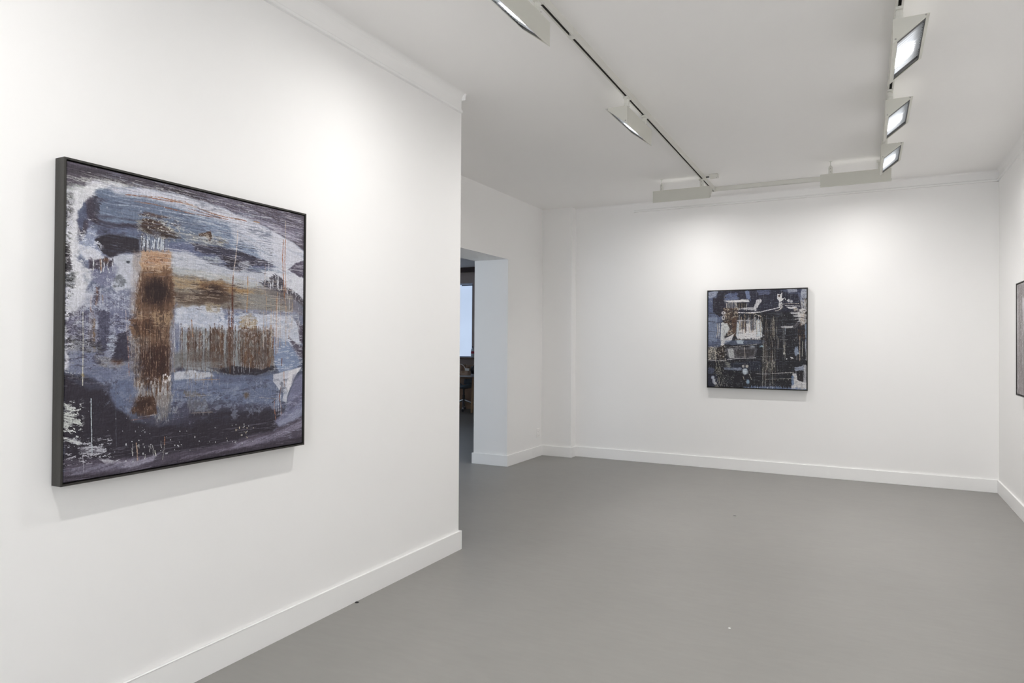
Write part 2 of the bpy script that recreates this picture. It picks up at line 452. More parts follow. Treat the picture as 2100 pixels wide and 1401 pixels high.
jb = empty('power_feed_box', (-1.385, 6.93, H), 'small cream junction box on the ceiling beside the far end of the left track', 'junction box')
mk('box_body', nb(((0.0, -0.035, -0.035), (0.085, 0.035, -0.0002))), M_TRACK, jb, bevel=0.004)
bm = bmesh.new(); lathe(bm, [(0.006, -0.0372), (0.006, -0.034)], (0.070, -0.018, 0), 12); mk('screw', bm, M_SOCKDARK, jb)
bm = bmesh.new(); tube(bm, [(-0.036, 0, -0.018), (-0.01, 0, -0.018), (0.004, 0, -0.018)], 0.007, 10); mk('cable_stub', bm, M_BLACK, jb)

# ------------------------------------------------------------------ pictures
# ---- a small palette-knife painter: every mark is laid down in canvas coordinates, 0..1000 across and down
_TAB = np.random.RandomState(7).rand(64, 256, 256).astype(np.float32)
def vn(x, y, s):
    """smooth value noise at (x, y)"""
    xi = np.floor(x).astype(np.int32); yi = np.floor(y).astype(np.int32)
    fx = x - xi; fy = y - yi; fx = fx*fx*(3-2*fx); fy = fy*fy*(3-2*fy); t = _TAB[s % 64]
    a = t[yi & 255, xi & 255]; b = t[yi & 255, (xi+1) & 255]; c = t[(yi+1) & 255, xi & 255]; d = t[(yi+1) & 255, (xi+1) & 255]
    return (a*(1-fx)+b*fx)*(1-fy) + (c*(1-fx)+d*fx)*fy
def fb(x, y, s, o=4):
    r = 0; a = 1.0; t = 0
    for i in range(o):
        r = r + a*vn(x*2**i, y*2**i, s+i*5); t += a; a *= 0.55
    return r/t
def ss(a, b, x):
    t = np.clip((x-a)/(b-a+1e-9), 0, 1); return t*t*(3-2*t)

class Canvas:
    def __init__(s, n, base, seed=1):
        s.n = n; c = ((np.arange(n)+0.5)/n*1000).astype(np.float32)
        s.X, s.Y = np.meshgrid(c, c); s.im = np.tile(np.array(base, np.float32)/255, (n, n, 1)).astype(np.float32); s.k = seed
        s.wx = (fb(s.X/45, s.Y/45, 3)-0.5)*2; s.wy = (fb(s.X/45, s.Y/45, 9)-0.5)*2
        s.fx = (fb(s.X/9, s.Y/9, 13, 3)-0.5)*2; s.fy = (fb(s.X/9, s.Y/9, 19, 3)-0.5)*2
    def put(s, m, col):
        s.im += (np.array(col, np.float32)/255 - s.im)*np.clip(m, 0, 1)[..., None]
    def dry(s, m, amt, d, sl=(slice(None), slice(None))):
        """break a mark up along its dragging direction: h, v, i, or degrees"""
        s.k += 3
        if amt <= 0: return m
        X, Y = s.X[sl], s.Y[sl]
        if d == 'i': t = fb(X/14, Y/14, s.k, 5)
        else:
            a = math.radians({'h': 0, 'v': 90}.get(d, d) if isinstance(d, str) else d)
            u = X*math.cos(a)+Y*math.sin(a); v = -X*math.sin(a)+Y*math.cos(a)
            t = 0.5*fb(u/110, v/4, s.k, 4) + 0.3*fb(u/22, v/4, s.k+2, 4) + 0.2*fb(u/5, v/5, s.k+4, 2)
        lo = 0.33+0.22*amt
        return m*(1-amt + amt*ss(lo-0.12, lo+0.12, t))
    def poly(s, pts, col, al=1.0, fe=6, wa=6, dr=0.0, d='h', vary=0.0):
        p = np.array(pts, np.float32).reshape(-1, 2); dg = 6+34*dr; pad = fe+wa*1.5+dg*0.6+4
        x0, y0 = p.min(0)-pad; x1, y1 = p.max(0)+pad
        n = s.n; i0, i1 = max(0, int(y0/1000*n)), min(n, int(y1/1000*n)+2); j0, j1 = max(0, int(x0/1000*n)), min(n, int(x1/1000*n)+2)
        if i1 <= i0 or j1 <= j0: return
        sl = (slice(i0, i1), slice(j0, j1)); s.k += 1
        X = s.X[sl] + s.wx[sl]*wa + s.fx[sl]*wa*0.45; Y = s.Y[sl] + s.wy[sl]*wa + s.fy[sl]*wa*0.45
        if d != 'i':      # bristles drag the ends of a mark out along its direction
            a = math.radians({'h': 0, 'v': 90}.get(d, d) if isinstance(d, str) else d)
            v = -X*math.sin(a)+Y*math.cos(a); u = X*math.cos(a)+Y*math.sin(a)
            g = (fb(u/160, v/4.5, s.k+1, 3)-0.5)*2*dg; X = X+g*math.cos(a); Y = Y+g*math.sin(a)
        ins = np.zeros(X.shape, bool); dm = np.full(X.shape, 1e9, np.float32)
        for a, b in zip(p, np.roll(p, -1, 0)):
            c = ((a[1] > Y) != (b[1] > Y)); dy = b[1]-a[1]
            if abs(dy) > 1e-6: ins ^= c & (X < (b[0]-a[0])*(Y-a[1])/dy + a[0])
            e = b-a; L = max(float(e@e), 1e-6); t = np.clip(((X-a[0])*e[0]+(Y-a[1])*e[1])/L, 0, 1)
            dm = np.minimum(dm, (X-a[0]-t*e[0])**2+(Y-a[1]-t*e[1])**2)
        m = ss(-fe, fe, np.sqrt(dm)*np.where(ins, 1, -1))*al
        m = s.dry(m, dr, d, sl)
        c = np.array(col, np.float32)/255
        if vary:
            q = (fb(s.X[sl]/30, s.Y[sl]/22, s.k)-0.5)*2*vary; c = np.clip(c + q[..., None], 0, 1)
        s.im[sl] += (c - s.im[sl])*np.clip(m, 0, 1)[..., None]
    def line(s, pts, col, al=1.0, w=3, ro=0.5):
        p = np.array(pts, np.float32).reshape(-1, 2); s.k += 1
        x0, y0 = p.min(0)-w-8; x1, y1 = p.max(0)+w+8; n = s.n
        i0, i1 = max(0, int(y0/1000*n)), min(n, int(y1/1000*n)+2); j0, j1 = max(0, int(x0/1000*n)), min(n, int(x1/1000*n)+2)
        if i1 <= i0 or j1 <= j0: return
        sl = (slice(i0, i1), slice(j0, j1)); X = s.X[sl]+s.fx[sl]*ro*2.5; Y = s.Y[sl]+s.fy[sl]*ro*2.5; dm = np.full(X.shape, 1e9)
        for a, b in zip(p[:-1], p[1:]):
            e = b-a; L = max(float(e@e), 1e-6); t = np.clip(((X-a[0])*e[0]+(Y-a[1])*e[1])/L, 0, 1)
            dm = np.minimum(dm, (X-a[0]-t*e[0])**2+(Y-a[1]-t*e[1])**2)
        m = (1-ss(w*0.35, w*0.5+1.0, np.sqrt(dm)))*al*(1-ro*0.9*ss(0.5, 0.62, fb(X/7, Y/7, s.k+2, 2)))
        s.im[sl] += (np.array(col, np.float32)/255 - s.im[sl])*m[..., None]
    def blob(s, cx, cy, rx, ry, col, al=1.0, pw=2.0, dr=0.0, d='v'):
        X = s.X+s.wx*rx*0.18+s.fx*5; Y = s.Y+s.wy*ry*0.18+s.fy*5
        r = ((X-cx)/rx)**2 + ((Y-cy)/ry)**2
        s.put(s.dry(np.exp(-r**(pw/2))*al, dr, d), col)
    def drips(s, x0, y0, x1, y1, n, col, al, w0, w1, seed, jit=0.3):
        R = random.Random(seed)
        for i in range(n):
            x = R.uniform(x0, x1); a = y0+(y1-y0)*R.random()*jit; b = y1-(y1-y0)*R.random()*jit
            s.line([x, a, x+R.uniform(-3, 3), (a+b)/2, x+R.uniform(-3, 3), b], col, al*R.uniform(0.6, 1), R.uniform(w0, w1), 0.7)
    def specks(s, x0, y0, x1, y1, n, col, al, r, seed):
        R = random.Random(seed); N = s.n
        for i in range(n):
            x = R.uniform(x0, x1); y = R.uniform(y0, y1); q = R.uniform(0.5, 1.3)*r; h = R.uniform(0.7, 2.2)
            i0, i1 = max(0, int((y-q*h)/1000*N)), min(N, int((y+q*h)/1000*N)+2); j0, j1 = max(0, int((x-q)/1000*N)), min(N, int((x+q)/1000*N)+2)
            if i1 <= i0 or j1 <= j0: continue
            sl = (slice(i0, i1), slice(j0, j1)); d = np.sqrt(((s.X[sl]-x)/q)**2+((s.Y[sl]-y)/(q*h))**2)
            s.im[sl] += (np.array(col, np.float32)/255-s.im[sl])*((1-ss(0.5, 1.0, d))*al)[..., None]
    def grain(s, x0, y0, x1, y1, col, al, gx, gy, th, soft=0.06, fe=12):
        """flecks of one colour through a rectangle; gx, gy fleck size"""
        s.k += 2; t = 0.75*fb(s.X/gx, s.Y/gy, s.k, 5)+0.25*fb(s.X/gx*5, s.Y/gy*4, s.k+7, 3)
        X = s.X+s.wx*12+s.fx*4; Y = s.Y+s.wy*12+s.fy*4
        m = ss(x0-fe, x0+fe, X)*(1-ss(x1-fe, x1+fe, X))*ss(y0-fe, y0+fe, Y)*(1-ss(y1-fe, y1+fe, Y))
        s.put(m*ss(th, th+soft, t)*al, col)
    def out(s, con=0.10, gain=1.0, rel=0.05, sat=0.18):
        t = 0.4*fb(s.X/3.5, s.Y/3.5, 41, 3) + 0.3*fb(s.X/60, s.Y/3, 43, 3) + 0.3*fb(s.X/3, s.Y/60, 44, 3)
        # ridge highlights and shade painted into the colour: scratch-weave slope, plus tone sharpening
        q = fb(s.X/16, s.Y/7, 51, 5) + 0.8*fb(s.X/6, s.Y/22, 52, 4); g = np.roll(q, 1, 0)-np.roll(q, -1, 1)
        lum = s.im.mean(-1); h = lum - (np.roll(lum, 2, 0)+np.roll(lum, -2, 0)+np.roll(lum, 2, 1)+np.roll(lum, -2, 1))/4
        im = s.im*(1+(t-0.5)[..., None]*2*con*1.6) + (np.clip(g*3, -1, 1)*rel)[..., None] + (h*0.55)[..., None]
        im = im*(1-sat) + im.mean(-1, keepdims=True)*sat
        im = np.clip(im, 0.05, 1.0); im = im + 0.10*(im-0.42)*(1-np.abs(2*im-1))
        return (np.where(im <= 0.04045, im/12.92, ((im+0.055)/1.055)**2.4)*gain).astype(np.float32)
    def play(s, ops):
        for o in ops:
            getattr(s, {'P': 'poly', 'L': 'line', 'B': 'blob', 'D': 'drips', 'S': 'specks', 'G': 'grain'}[o[0]])(*o[1:])

ART1 = [
('P',[-6,410,1000,339,1005,727,-2,682],(128,132,156),1,20,10,0,'i',0.08),
('P',[-3,652,1028,641,1034,1204,1,1015],(86,93,115),1,20,14,0,'i',0.05),
('P',[-26,-9,1020,-32,1022,163,907,135,825,98,723,65,604,47,495,37,412,35,316,29,243,34,158,45,78,59,-25,110],(82,74,88),1,5,5,0,'h',0.03),
('P',[-11,11,452,6,997,19,997,58,452,38,-10,35],(62,55,64),0.7,10,6,0.5,3,0.0),
('P',[-11,32,261,17,261,37,-10,65],(150,150,150),0.75,6,6,0.85,4,0.0),
('P',[33,41,334,18,334,29,33,59],(190,190,186),0.8,4,5,0.8,5,0.0),
('P',[411,-3,997,19,998,123,723,71,538,45],(128,122,142),0.8,12,6,0.75,8,0.0),
('P',[627,39,934,85,992,123,934,123,724,85],(176,172,194),0.8,10,5,0.7,12,0.0),
('P',[-10,89,48,63,117,38,175,39,133,71,78,99,41,145,32,207,29,254,35,299,48,344,59,405,45,468,23,561,39,622,-2,659],(214,214,226),1,8,12,0.15,'i',0.05),
('P',[-10,65,63,63,55,95,-9,138],(150,158,150),0.8,6,10,0.7,8,0.0),
('P',[33,74,150,34,195,41,142,75,78,93],(232,232,236),0.95,7,8,0.3,8,0.0),
('P',[-10,100,19,102,26,162,-9,183],(90,88,92),0.7,5,10,0.75,'i',0.0),
('P',[-8,244,14,256,21,294,21,329,4,348,-6,350],(62,56,64),0.95,4,9,0.35,6,0.0),
('P',[-6,350,33,338,36,376,22,392,-6,388],(70,72,72),0.85,4,10,0.6,5,0.0),
('G',-5,317,34,622,(58,58,62),0.85,11,7,0.52,0.06,12),
('G',-8,105,22,287,(90,92,88),0.7,12,8,0.56,0.06,12),
('G',1,408,54,683,(205,208,210),0.8,12,9,0.55,0.06,12),
('P',[94,68,175,48,261,34,353,29,452,34,560,43,674,62,799,89,934,127,1004,157,1007,424,910,345,789,273,630,259,455,233,318,224,176,234,96,198,56,142,71,99],(108,121,146),1,6,5,0,'h',0.05),
('P',[118,57,195,44,261,34,353,29,452,34,560,43,674,62,799,89,934,127,1004,157,1005,251,908,229,826,187,724,145,604,104,495,88,393,77,279,67,158,71],(190,194,212),0.95,7,4,0.25,14,0.03),
('P',[133,57,261,34,412,31,560,43,723,69,934,127,1004,166,935,163,724,116,538,81,353,56,158,64],(214,214,226),0.85,6,4,0.35,12,0.0),
('P',[453,88,604,104,774,153,935,216,999,227,1000,285,854,266,676,205,517,169],(150,166,196),0.6,10,5,0.55,16,0.0),
('P',[604,104,826,142,999,183,1000,296,909,265,789,252,725,180,628,154],(214,214,226),0.8,10,6,0.5,18,0.0),
('L',[134,83,221,70,316,67],(178,190,212),0.55,5,0.6),
('L',[262,75,373,77,495,92],(178,190,212),0.55,5,0.6),
('L',[317,98,453,95,604,104],(178,190,212),0.55,5,0.6),
('L',[413,104,560,117,724,145],(178,190,212),0.55,5,0.6),
('L',[159,107,235,98,317,98],(178,190,212),0.55,5,0.6),
('L',[188,68,261,61,334,60,396,55,457,62,516,70,573,75,651,73,687,75],(166,98,62),0.9,3.4,0.55),
('L',[243,61,316,52,373,56,442,57],(186,128,86),0.8,3,0.6),
('L',[220,84,297,81,354,85,433,88,516,85,600,82],(150,92,62),0.9,3.2,0.6),
('L',[334,53,412,51,473,63,538,74,586,76],(176,120,84),0.8,4.5,0.75),
('L',[425,72,495,77,564,82],(122,60,34),0.8,3,0.5),
('L',[632,75,660,74],(130,84,54),0.9,5,0.5),
('L',[723,71,753,70],(190,140,90),0.8,4,0.5),
('P',[31,161,52,114,69,95,88,120,88,167,70,189,80,213,59,234,44,249,32,229],(84,84,106),0.95,6,6,0.2,'v',0.04),
('P',[28,162,52,152,67,190,50,229,34,222],(70,60,74),0.8,6,5,0.25,'v',0.0),
('P',[64,97,79,119,82,153,103,165,159,169,244,157,298,156,244,175,143,187,89,186,64,156,57,118],(62,52,66),0.9,5,5,0.2,6,0.0),
('P',[89,186,176,179,263,172,263,202,197,198,127,212,92,214],(82,84,108),0.9,7,5,0.2,'h',0.0),
('P',[131,189,244,175,263,192,160,201],(112,126,158),0.6,8,5,0.4,'h',0.0),
('P',[89,227,131,208,190,206,263,209,285,219,264,256,198,258,169,274,142,287,109,269,89,246],(50,44,54),0.98,4,5,0.05,'i',0.0),
('P',[67,199,96,201,89,230,104,260,119,282,144,293,66,305,35,284,35,253,58,219],(160,170,200),0.9,6,7,0.3,'i',0.06),
('G',35,216,112,310,(210,214,228),0.8,16,9,0.52,0.06,12),
('P',[88,151,262,142,263,148,95,159],(60,52,66),0.5,5,4,0.3,6,0.0),
('P',[233,126,262,114,326,113,345,121,317,127,244,129],(84,54,42),0.9,3,5,0.55,10,0.0),
('P',[227,147,248,137,289,144,331,130,345,148,378,165,397,180,355,192,308,195,263,185,234,173],(150,146,136),0.85,4,8,0.45,10,0.0),
('P',[241,145,269,137,326,141,332,154,374,169,355,185,308,192,266,178,244,165],(74,50,40),0.95,4,7,0.35,12,0.0),
('B',314,181,41.2,14.7,(58,38,30),0.95,2.0,0.0,'v'),
('P',[397,165,474,161,538,174,605,176,588,190,496,191,414,188],(150,148,146),0.8,4,7,0.6,10,0.0),
('P',[471,157,495,150,521,139,530,164,517,180,505,164,474,165],(84,54,36),0.95,3,4,0.15,'i',0.0),
('P',[530,157,571,162,605,176,560,179],(128,110,86),0.7,3,6,0.6,8,0.0),
('P',[318,212,444,194,539,196,676,202,775,222,840,243,776,258,677,260,630,280,573,256,496,237,415,241,319,250],(106,112,144),0.95,5,5,0.25,8,0.04),
('P',[438,195,561,195,676,205,775,222,827,240,725,251,667,246,584,247,539,226,455,222],(62,58,76),0.95,5,5,0.35,10,0.0),
('P',[571,226,653,236,725,247,677,272,644,286,598,264],(52,46,58),0.95,4,6,0.3,10,0.0),
('P',[644,248,701,234,715,256,677,275,653,262],(196,200,212),0.8,3,6,0.7,12,0.0),
('P',[488,236,566,234,584,254,539,256,496,253],(176,184,190),0.75,3,6,0.55,'i',0.0),
('L',[606,192,725,215,827,236],(48,42,56),0.8,4,0.5),
('L',[454,200,539,200,629,200],(44,38,50),0.8,4,0.5),
('P',[234,203,346,197,348,232,239,252],(120,128,150),0.8,5,5,0.3,'v',0.0),
('D',235,195,344,246,17,(214,222,230),0.95,2.2,4.6,5,0.3),
('D',239,202,344,242,9,(66,62,72),0.8,2,4,8,0.3),
('P',[128,292,169,271,246,255,346,236,434,235,539,260,630,280,725,279,827,261,936,271,1000,283,1000,360,937,334,828,326,678,345,519,340,396,343,319,353,212,378,162,398,132,352],(190,194,208),0.98,6,5,0.08,'h',0.04),
('P',[356,288,562,295,828,331,802,353,540,326,357,335],(176,178,176),0.7,8,5,0.4,5,0.0),
('P',[766,265,936,262,1000,278,1001,392,949,355,882,326,828,309],(214,214,226),0.9,6,6,0.25,16,0.0),
('B',198,292,7.3,5.5,(56,60,70),0.95,4,0.0,'v'),
('B',208,279,34.8,23.0,(196,200,216),0.0,2.0,0.0,'v'),
('P',[999,198,953,215,908,244,936,259,979,272,1005,273],(84,76,96),0.95,4,7,0.25,'i',0.0),
('P',[761,323,802,300,844,272,881,288,903,320,955,342,1007,377,1001,399,937,368,882,355,828,351],(60,54,66),0.92,4,8,0.4,22,0.0),
('G',797,267,989,384,(210,214,224),0.85,7,16,0.58,0.06,12),
('D',818,267,959,359,10,(216,220,228),0.9,2,3.4,15,0.3),
('P',[68,292,144,293,165,313,162,350,139,384,107,377,73,361,66,327],(122,124,152),0.95,4,7,0.15,'i',0.06),
('P',[67,293,148,289,152,311,112,322,69,336],(72,64,78),0.95,3,6,0.3,'v',0.0),
('D',72,287,148,338,10,(200,206,210),0.85,2,4.5,21,0.3),
('L',[106,295,110,331],(150,96,62),0.7,4,0.5),
('B',125,296,10.1,7.4,(110,70,46),0.8,2.0,0.0,'v'),
('P',[48,336,72,335,76,380,55,375],(118,128,156),0.9,5,5,0.1,'i',0.0),
('P',[165,336,181,341,195,359,188,379,155,382,152,360],(118,122,130),0.95,3,4,0.2,'h',0.0),
('P',[76,398,113,401,198,389,213,427,199,461,131,464,83,450],(132,136,162),0.8,7,9,0.35,'i',0.06),
('P',[91,381,107,386,110,421,95,450,83,419],(92,84,96),0.8,4,6,0.4,'v',0.0),
('L',[96,387,98,409,95,442],(116,70,48),0.9,5,0.6),
('L',[79,413,77,467],(196,150,130),0.6,4,0.6),
('L',[115,411,117,436],(150,130,120),0.8,4,0.6),
('P',[22,457,55,446,74,467,72,545,39,561,9,546,0,500],(84,80,104),0.85,6,10,0.45,'i',0.05),
('P',[99,466,137,454,143,480,134,544,122,608,100,601,97,544,102,497],(72,70,92),0.95,5,5,0.08,'v',0.03),
('P',[143,463,199,455,200,520,170,537,151,528],(104,106,136),0.8,6,7,0.35,'h',0.05),
('P',[157,560,170,534,200,520,205,634,152,628,152,592],(62,58,76),0.95,5,5,0.12,'h',0.0),
('P',[134,544,164,530,157,560,150,609,135,586],(176,186,204),0.85,4,6,0.45,'h',0.0),
('P',[74,467,92,472,97,560,85,579,66,561],(104,92,96),0.8,5,8,0.45,'v',0.0),
('L',[89,490,88,561,92,592],(136,104,70),0.75,9,0.8),
('P',[9,552,99,560,124,601,69,595,10,591],(120,120,122),0.75,6,9,0.6,'h',0.0),
('P',[10,591,94,595,158,624,216,639,233,676,227,726,183,723,133,703,70,669,11,659],(112,118,146),0.92,8,8,0.2,'i',0.05),
('P',[94,604,165,615,202,629,182,651,117,643,94,630],(150,146,142),0.75,4,7,0.55,'h',0.0),
('B',165,628,18.3,11.0,(92,54,36),0.95,3,0.0,'v'),
('B',180,623,8.2,6.4,(92,54,36),0.9,2.0,0.0,'v'),
('G',0,545,108,591,(52,48,58),0.75,18,6,0.53,0.06,12),
('G',22,337,231,560,(190,196,216),0.55,22,10,0.56,0.06,12),
('G',23,402,198,656,(60,56,74),0.45,20,12,0.6,0.06,12),
('P',[218,255,360,234,364,314,370,453,360,558,358,715,244,713,211,543,209,395],(160,138,124),0.55,8,6,0.35,'v',0.0),
('P',[249,251,356,236,359,314,257,334,239,301],(192,150,116),0.92,4,6,0.25,'v',0.05),
('P',[264,256,346,246,352,280,264,297],(184,130,98),0.55,8,5,0.5,'h',0.0),
('P',[243,319,360,293,380,347,385,403,358,454,302,470,231,459,223,394],(122,90,66),0.95,7,7,0.2,'v',0.03),
('B',305,384,64.2,57.1,(58,34,30),0.98,3.2,0.18,'v'),
('B',297,389,44.9,36.8,(46,28,28),0.9,3,0.0,'v'),
('P',[224,463,363,454,359,503,352,559,352,620,353,706,251,706,240,626,225,560,200,510],(122,92,70),0.96,6,6,0.18,'v',0.03),
('P',[284,458,358,454,359,495,303,505],(164,134,104),0.8,7,5,0.35,'v',0.0),
('P',[207,485,287,474,299,541,241,542],(96,62,44),0.75,6,6,0.45,12,0.0),
('P',[200,543,246,552,247,680,212,658],(110,100,98),0.8,5,6,0.45,'v',0.0),
('B',308,601,48.6,37.8,(72,42,34),0.9,2.6,0.3,'v'),
('B',300,641,56.8,37.8,(56,34,31),0.97,3,0.15,'v'),
('P',[246,586,352,579,353,677,301,702,276,715,251,677],(70,42,36),0.75,6,6,0.3,'v',0.0),
('P',[249,546,274,542,278,585,253,586],(120,110,106),0.6,6,5,0.4,'v',0.0),
('P',[355,480,382,471,388,664,357,671],(146,146,156),0.8,5,6,0.4,'i',0.06),
('L',[372,484,373,558,376,670],(142,100,76),0.8,5,0.7),
('P',[223,685,254,693,269,727,352,689,362,733,352,788,270,785,223,745],(150,142,140),0.85,4,8,0.35,'v',0.06),
('D',231,681,354,773,16,(104,70,48),0.85,2.5,6,31,0.3),
('S',330,677,362,704,14,(222,216,216),0.95,5,32),
('P',[209,744,302,750,307,808,270,822,242,812,207,799],(84,56,42),0.96,4,5,0.2,'v',0.03),
('B',263,777,28.4,23.9,(58,36,32),0.85,3,0.0,'v'),
('P',[302,755,389,734,394,787,344,835,325,844,307,832,310,798],(132,124,122),0.75,4,8,0.5,'v',0.0),
('P',[299,814,325,827,319,885,303,852],(150,154,160),0.8,3,5,0.5,'v',0.0),
('P',[197,756,209,744,214,800,197,798],(130,122,120),0.7,3,5,0.5,'v',0.0),
('B',205,722,11.9,6.4,(96,76,66),0.85,3,0.0,'v'),
('L',[242,820,303,815],(190,180,178),0.8,2.5,0.4),
('L',[208,826,270,825],(150,100,90),0.8,2.5,0.4),
('P',[368,313,456,316,562,324,678,338,828,343,937,355,938,427,829,424,632,430,499,433,377,439],(136,126,116),0.96,6,6,0.2,4,0.05),
('P',[368,327,477,329,608,343,726,350,703,364,541,364,376,366],(172,142,106),0.8,6,6,0.5,6,0.0),
('P',[473,336,562,320,631,345,707,352,678,373,541,371,482,361],(176,132,84),0.7,7,6,0.45,8,0.0),
('B',541,367,66.9,31.3,(56,36,32),0.97,2.8,0.15,'h'),
('P',[369,383,608,374,631,400,542,419,377,422],(84,60,46),0.7,7,6,0.45,'h',0.0),
('P',[631,365,937,355,938,427,679,427],(138,138,138),0.75,8,7,0.35,6,0.0),
('P',[777,338,937,347,1001,381,1001,446,938,427,829,375],(112,104,110),0.6,8,8,0.45,10,0.0),
('P',[377,439,499,422,577,425,586,462,679,443,830,445,927,449,982,494,991,554,952,580,885,554,831,535,610,518,458,515,371,509],(188,194,212),0.98,5,6,0.12,'i',0.05),
('P',[495,414,568,414,569,448,507,447],(168,150,122),0.8,4,7,0.55,'i',0.0),
('G',564,441,728,487,(112,124,162),0.8,18,10,0.52,0.06,12),
('P',[660,459,708,442,747,464,744,512,670,509],(170,146,112),0.85,4,6,0.4,'h',0.0),
('D',680,453,748,517,6,(126,92,58),0.8,2,4,41,0.3),
('P',[371,523,500,514,610,511,831,514,843,678,731,691,589,681,481,667,373,657],(140,144,150),0.98,5,6,0.08,'v',0.06),
('P',[429,508,479,510,481,663,431,658],(98,68,52),0.5,6,5,0.35,'v',0.03),
('P',[521,506,582,507,584,667,523,661],(98,68,52),0.9,6,5,0.35,'v',0.03),
('P',[601,504,628,506,630,668,603,663],(98,68,52),0.8,6,5,0.35,'v',0.03),
('P',[660,502,748,504,750,671,663,665],(98,68,52),0.85,6,5,0.35,'v',0.03),
('P',[753,500,810,503,812,673,756,668],(98,68,52),0.6,6,5,0.35,'v',0.03),
('P',[799,498,835,502,838,674,802,669],(98,68,52),0.55,6,5,0.35,'v',0.03),
('D',398,488,836,674,34,(104,66,46),0.85,2.5,6,51,0.25),
('D',403,496,832,667,16,(180,190,198),0.7,2,4.5,52,0.5),
('D',410,504,826,663,12,(140,112,80),0.7,2,4,53,0.4),
('G',375,511,836,670,(156,162,166),0.5,8,14,0.54,0.14,12),
('G',418,504,832,663,(80,58,46),0.5,7,22,0.57,0.12,12),
('P',[510,653,567,662,626,652,681,661,780,669,837,654,833,678,731,694,635,687,545,672],(46,40,52),0.97,4,6,0.1,'h',0.0),
('D',612,639,833,686,9,(176,182,192),0.85,2,4,55,0.4),
('P',[370,488,402,494,402,558,379,611,363,558],(128,132,158),0.8,5,7,0.35,'i',0.0),
('B',391,576,13.7,21.2,(96,106,140),0.8,2.0,0.0,'v'),
('B',396,658,13.7,7.4,(64,58,72),0.9,2.0,0.0,'v'),
('P',[831,535,912,554,957,608,987,657,942,677,865,687,837,637],(126,142,176),0.96,5,5,0.12,20,0.04),
('P',[912,533,974,567,1010,580,1010,640,975,618],(84,76,92),0.9,5,5,0.25,10,0.0),
('P',[956,459,1008,484,1009,566,986,554,974,511],(74,64,80),0.85,4,6,0.3,'v',0.0),
('P',[361,677,404,665,502,675,612,693,731,703,859,695,914,743,899,826,835,887,684,884,505,873,374,859],(108,118,148),0.98,6,5,0.06,'h',0.04),
('P',[373,670,444,666,523,676,545,692,461,699,373,698],(198,200,210),0.9,4,6,0.35,'i',0.0),
('D',420,670,537,721,10,(140,120,100),0.7,2,3.5,61,0.3),
('L',[456,701,567,703],(170,130,96),0.8,2,0.3),
('P',[382,769,569,793,835,821,835,902,363,881],(72,70,90),0.85,16,6,0.1,'h',0.0),
('P',[462,814,888,842,916,890,835,924,363,890],(52,46,58),0.9,16,6,0.05,'h',0.0),
('P',[545,692,781,704,807,729,567,715],(82,86,112),0.5,8,4,0.2,'h',0.0),
('P',[833,694,913,680,989,666,962,699,942,727,925,761,910,793,904,818,882,804,892,775,860,753,833,727],(198,200,214),0.97,3,4,0.06,'i',0.03),
('P',[919,685,989,666,959,703,936,744,915,777,903,755],(220,218,224),0.9,3,3,0,'i',0.0),
('P',[408,746,445,738,482,747,516,763,462,760,413,757],(112,104,100),0.9,3,4,0.35,'v',0.0),
('P',[433,762,503,773,534,828,446,820,429,786],(112,112,120),0.8,5,7,0.45,'v',0.0),
('L',[417,759,533,762],(160,156,156),0.8,2,0.3),
('L',[446,822,538,826],(150,130,120),0.7,2,0.3),
('B',695,772,14.7,12.9,(104,82,62),0.85,3,0.0,'v'),
('L',[762,785,813,793,850,797],(150,146,150),0.8,3,0.5),
('G',683,715,834,815,(150,156,168),0.5,9,5,0.62,0.06,12),
('G',525,748,732,824,(70,66,78),0.5,12,4,0.6,0.06,12),
('L',[891,684,895,747],(196,150,130),0.9,4,0.4),
('L',[876,750,868,793,880,841,878,878],(154,84,54),0.9,5,0.4),
('L',[842,801,840,833,851,896],(170,110,84),0.9,4,0.5),
('L',[878,874,878,907],(168,104,80),0.8,3,0.5),
('L',[857,925,870,960],(160,90,62),0.9,4,0.4),
('L',[829,812,845,801],(50,44,50),0.8,3,0.3),
('D',850,741,921,866,9,(196,200,212),0.7,1.8,3,71,0.3),
('P',[910,797,943,745,976,703,1011,692,1018,835,973,895,889,916,835,944,824,906,861,877,904,843],(124,126,156),0.95,7,7,0.2,-24,0.05),
('P',[921,828,1011,770,1012,796,933,854],(92,88,112),0.6,6,5,0.4,-24,0.0),
('P',[851,901,972,853,1012,843,1007,881,890,937],(160,166,194),0.6,7,6,0.5,-24,0.0),
('P',[-2,667,55,672,101,690,150,721,166,771,218,827,325,855,505,862,835,887,868,923,686,981,505,988,272,983,104,955,0,954],(50,44,56),0.98,9,8,0.03,'i',0.02),
('P',[11,680,101,690,133,720,71,716],(86,90,116),0.5,8,7,0.3,'i',0.0),
('P',[143,689,202,684,241,726,228,775,204,806,166,784,137,729],(102,112,142),0.9,9,7,0.15,'i',0.04),
('P',[231,802,344,839,525,834,422,865,271,855],(66,62,80),0.7,9,6,0.2,'h',0.0),
('P',[0,924,104,939,272,957,505,958,638,950,734,932,835,931,1013,878,1021,997,836,1005,505,1006,273,1014,1,1015],(84,76,92),0.95,8,6,0.25,-8,0.04),
('P',[14,956,136,957,272,960,327,958,272,981,105,983,14,986],(140,136,156),0.7,7,6,0.7,-8,0.0),
('P',[169,961,237,965,327,954,308,975,220,989],(166,162,182),0.7,6,6,0.6,-10,0.0),
('P',[652,958,835,944,1013,895,1013,929,836,968,615,985],(142,136,158),0.85,6,6,0.6,-14,0.0),
('P',[407,980,615,971,784,966,759,979,549,985,424,996],(134,126,146),0.8,5,5,0.6,-12,0.0),
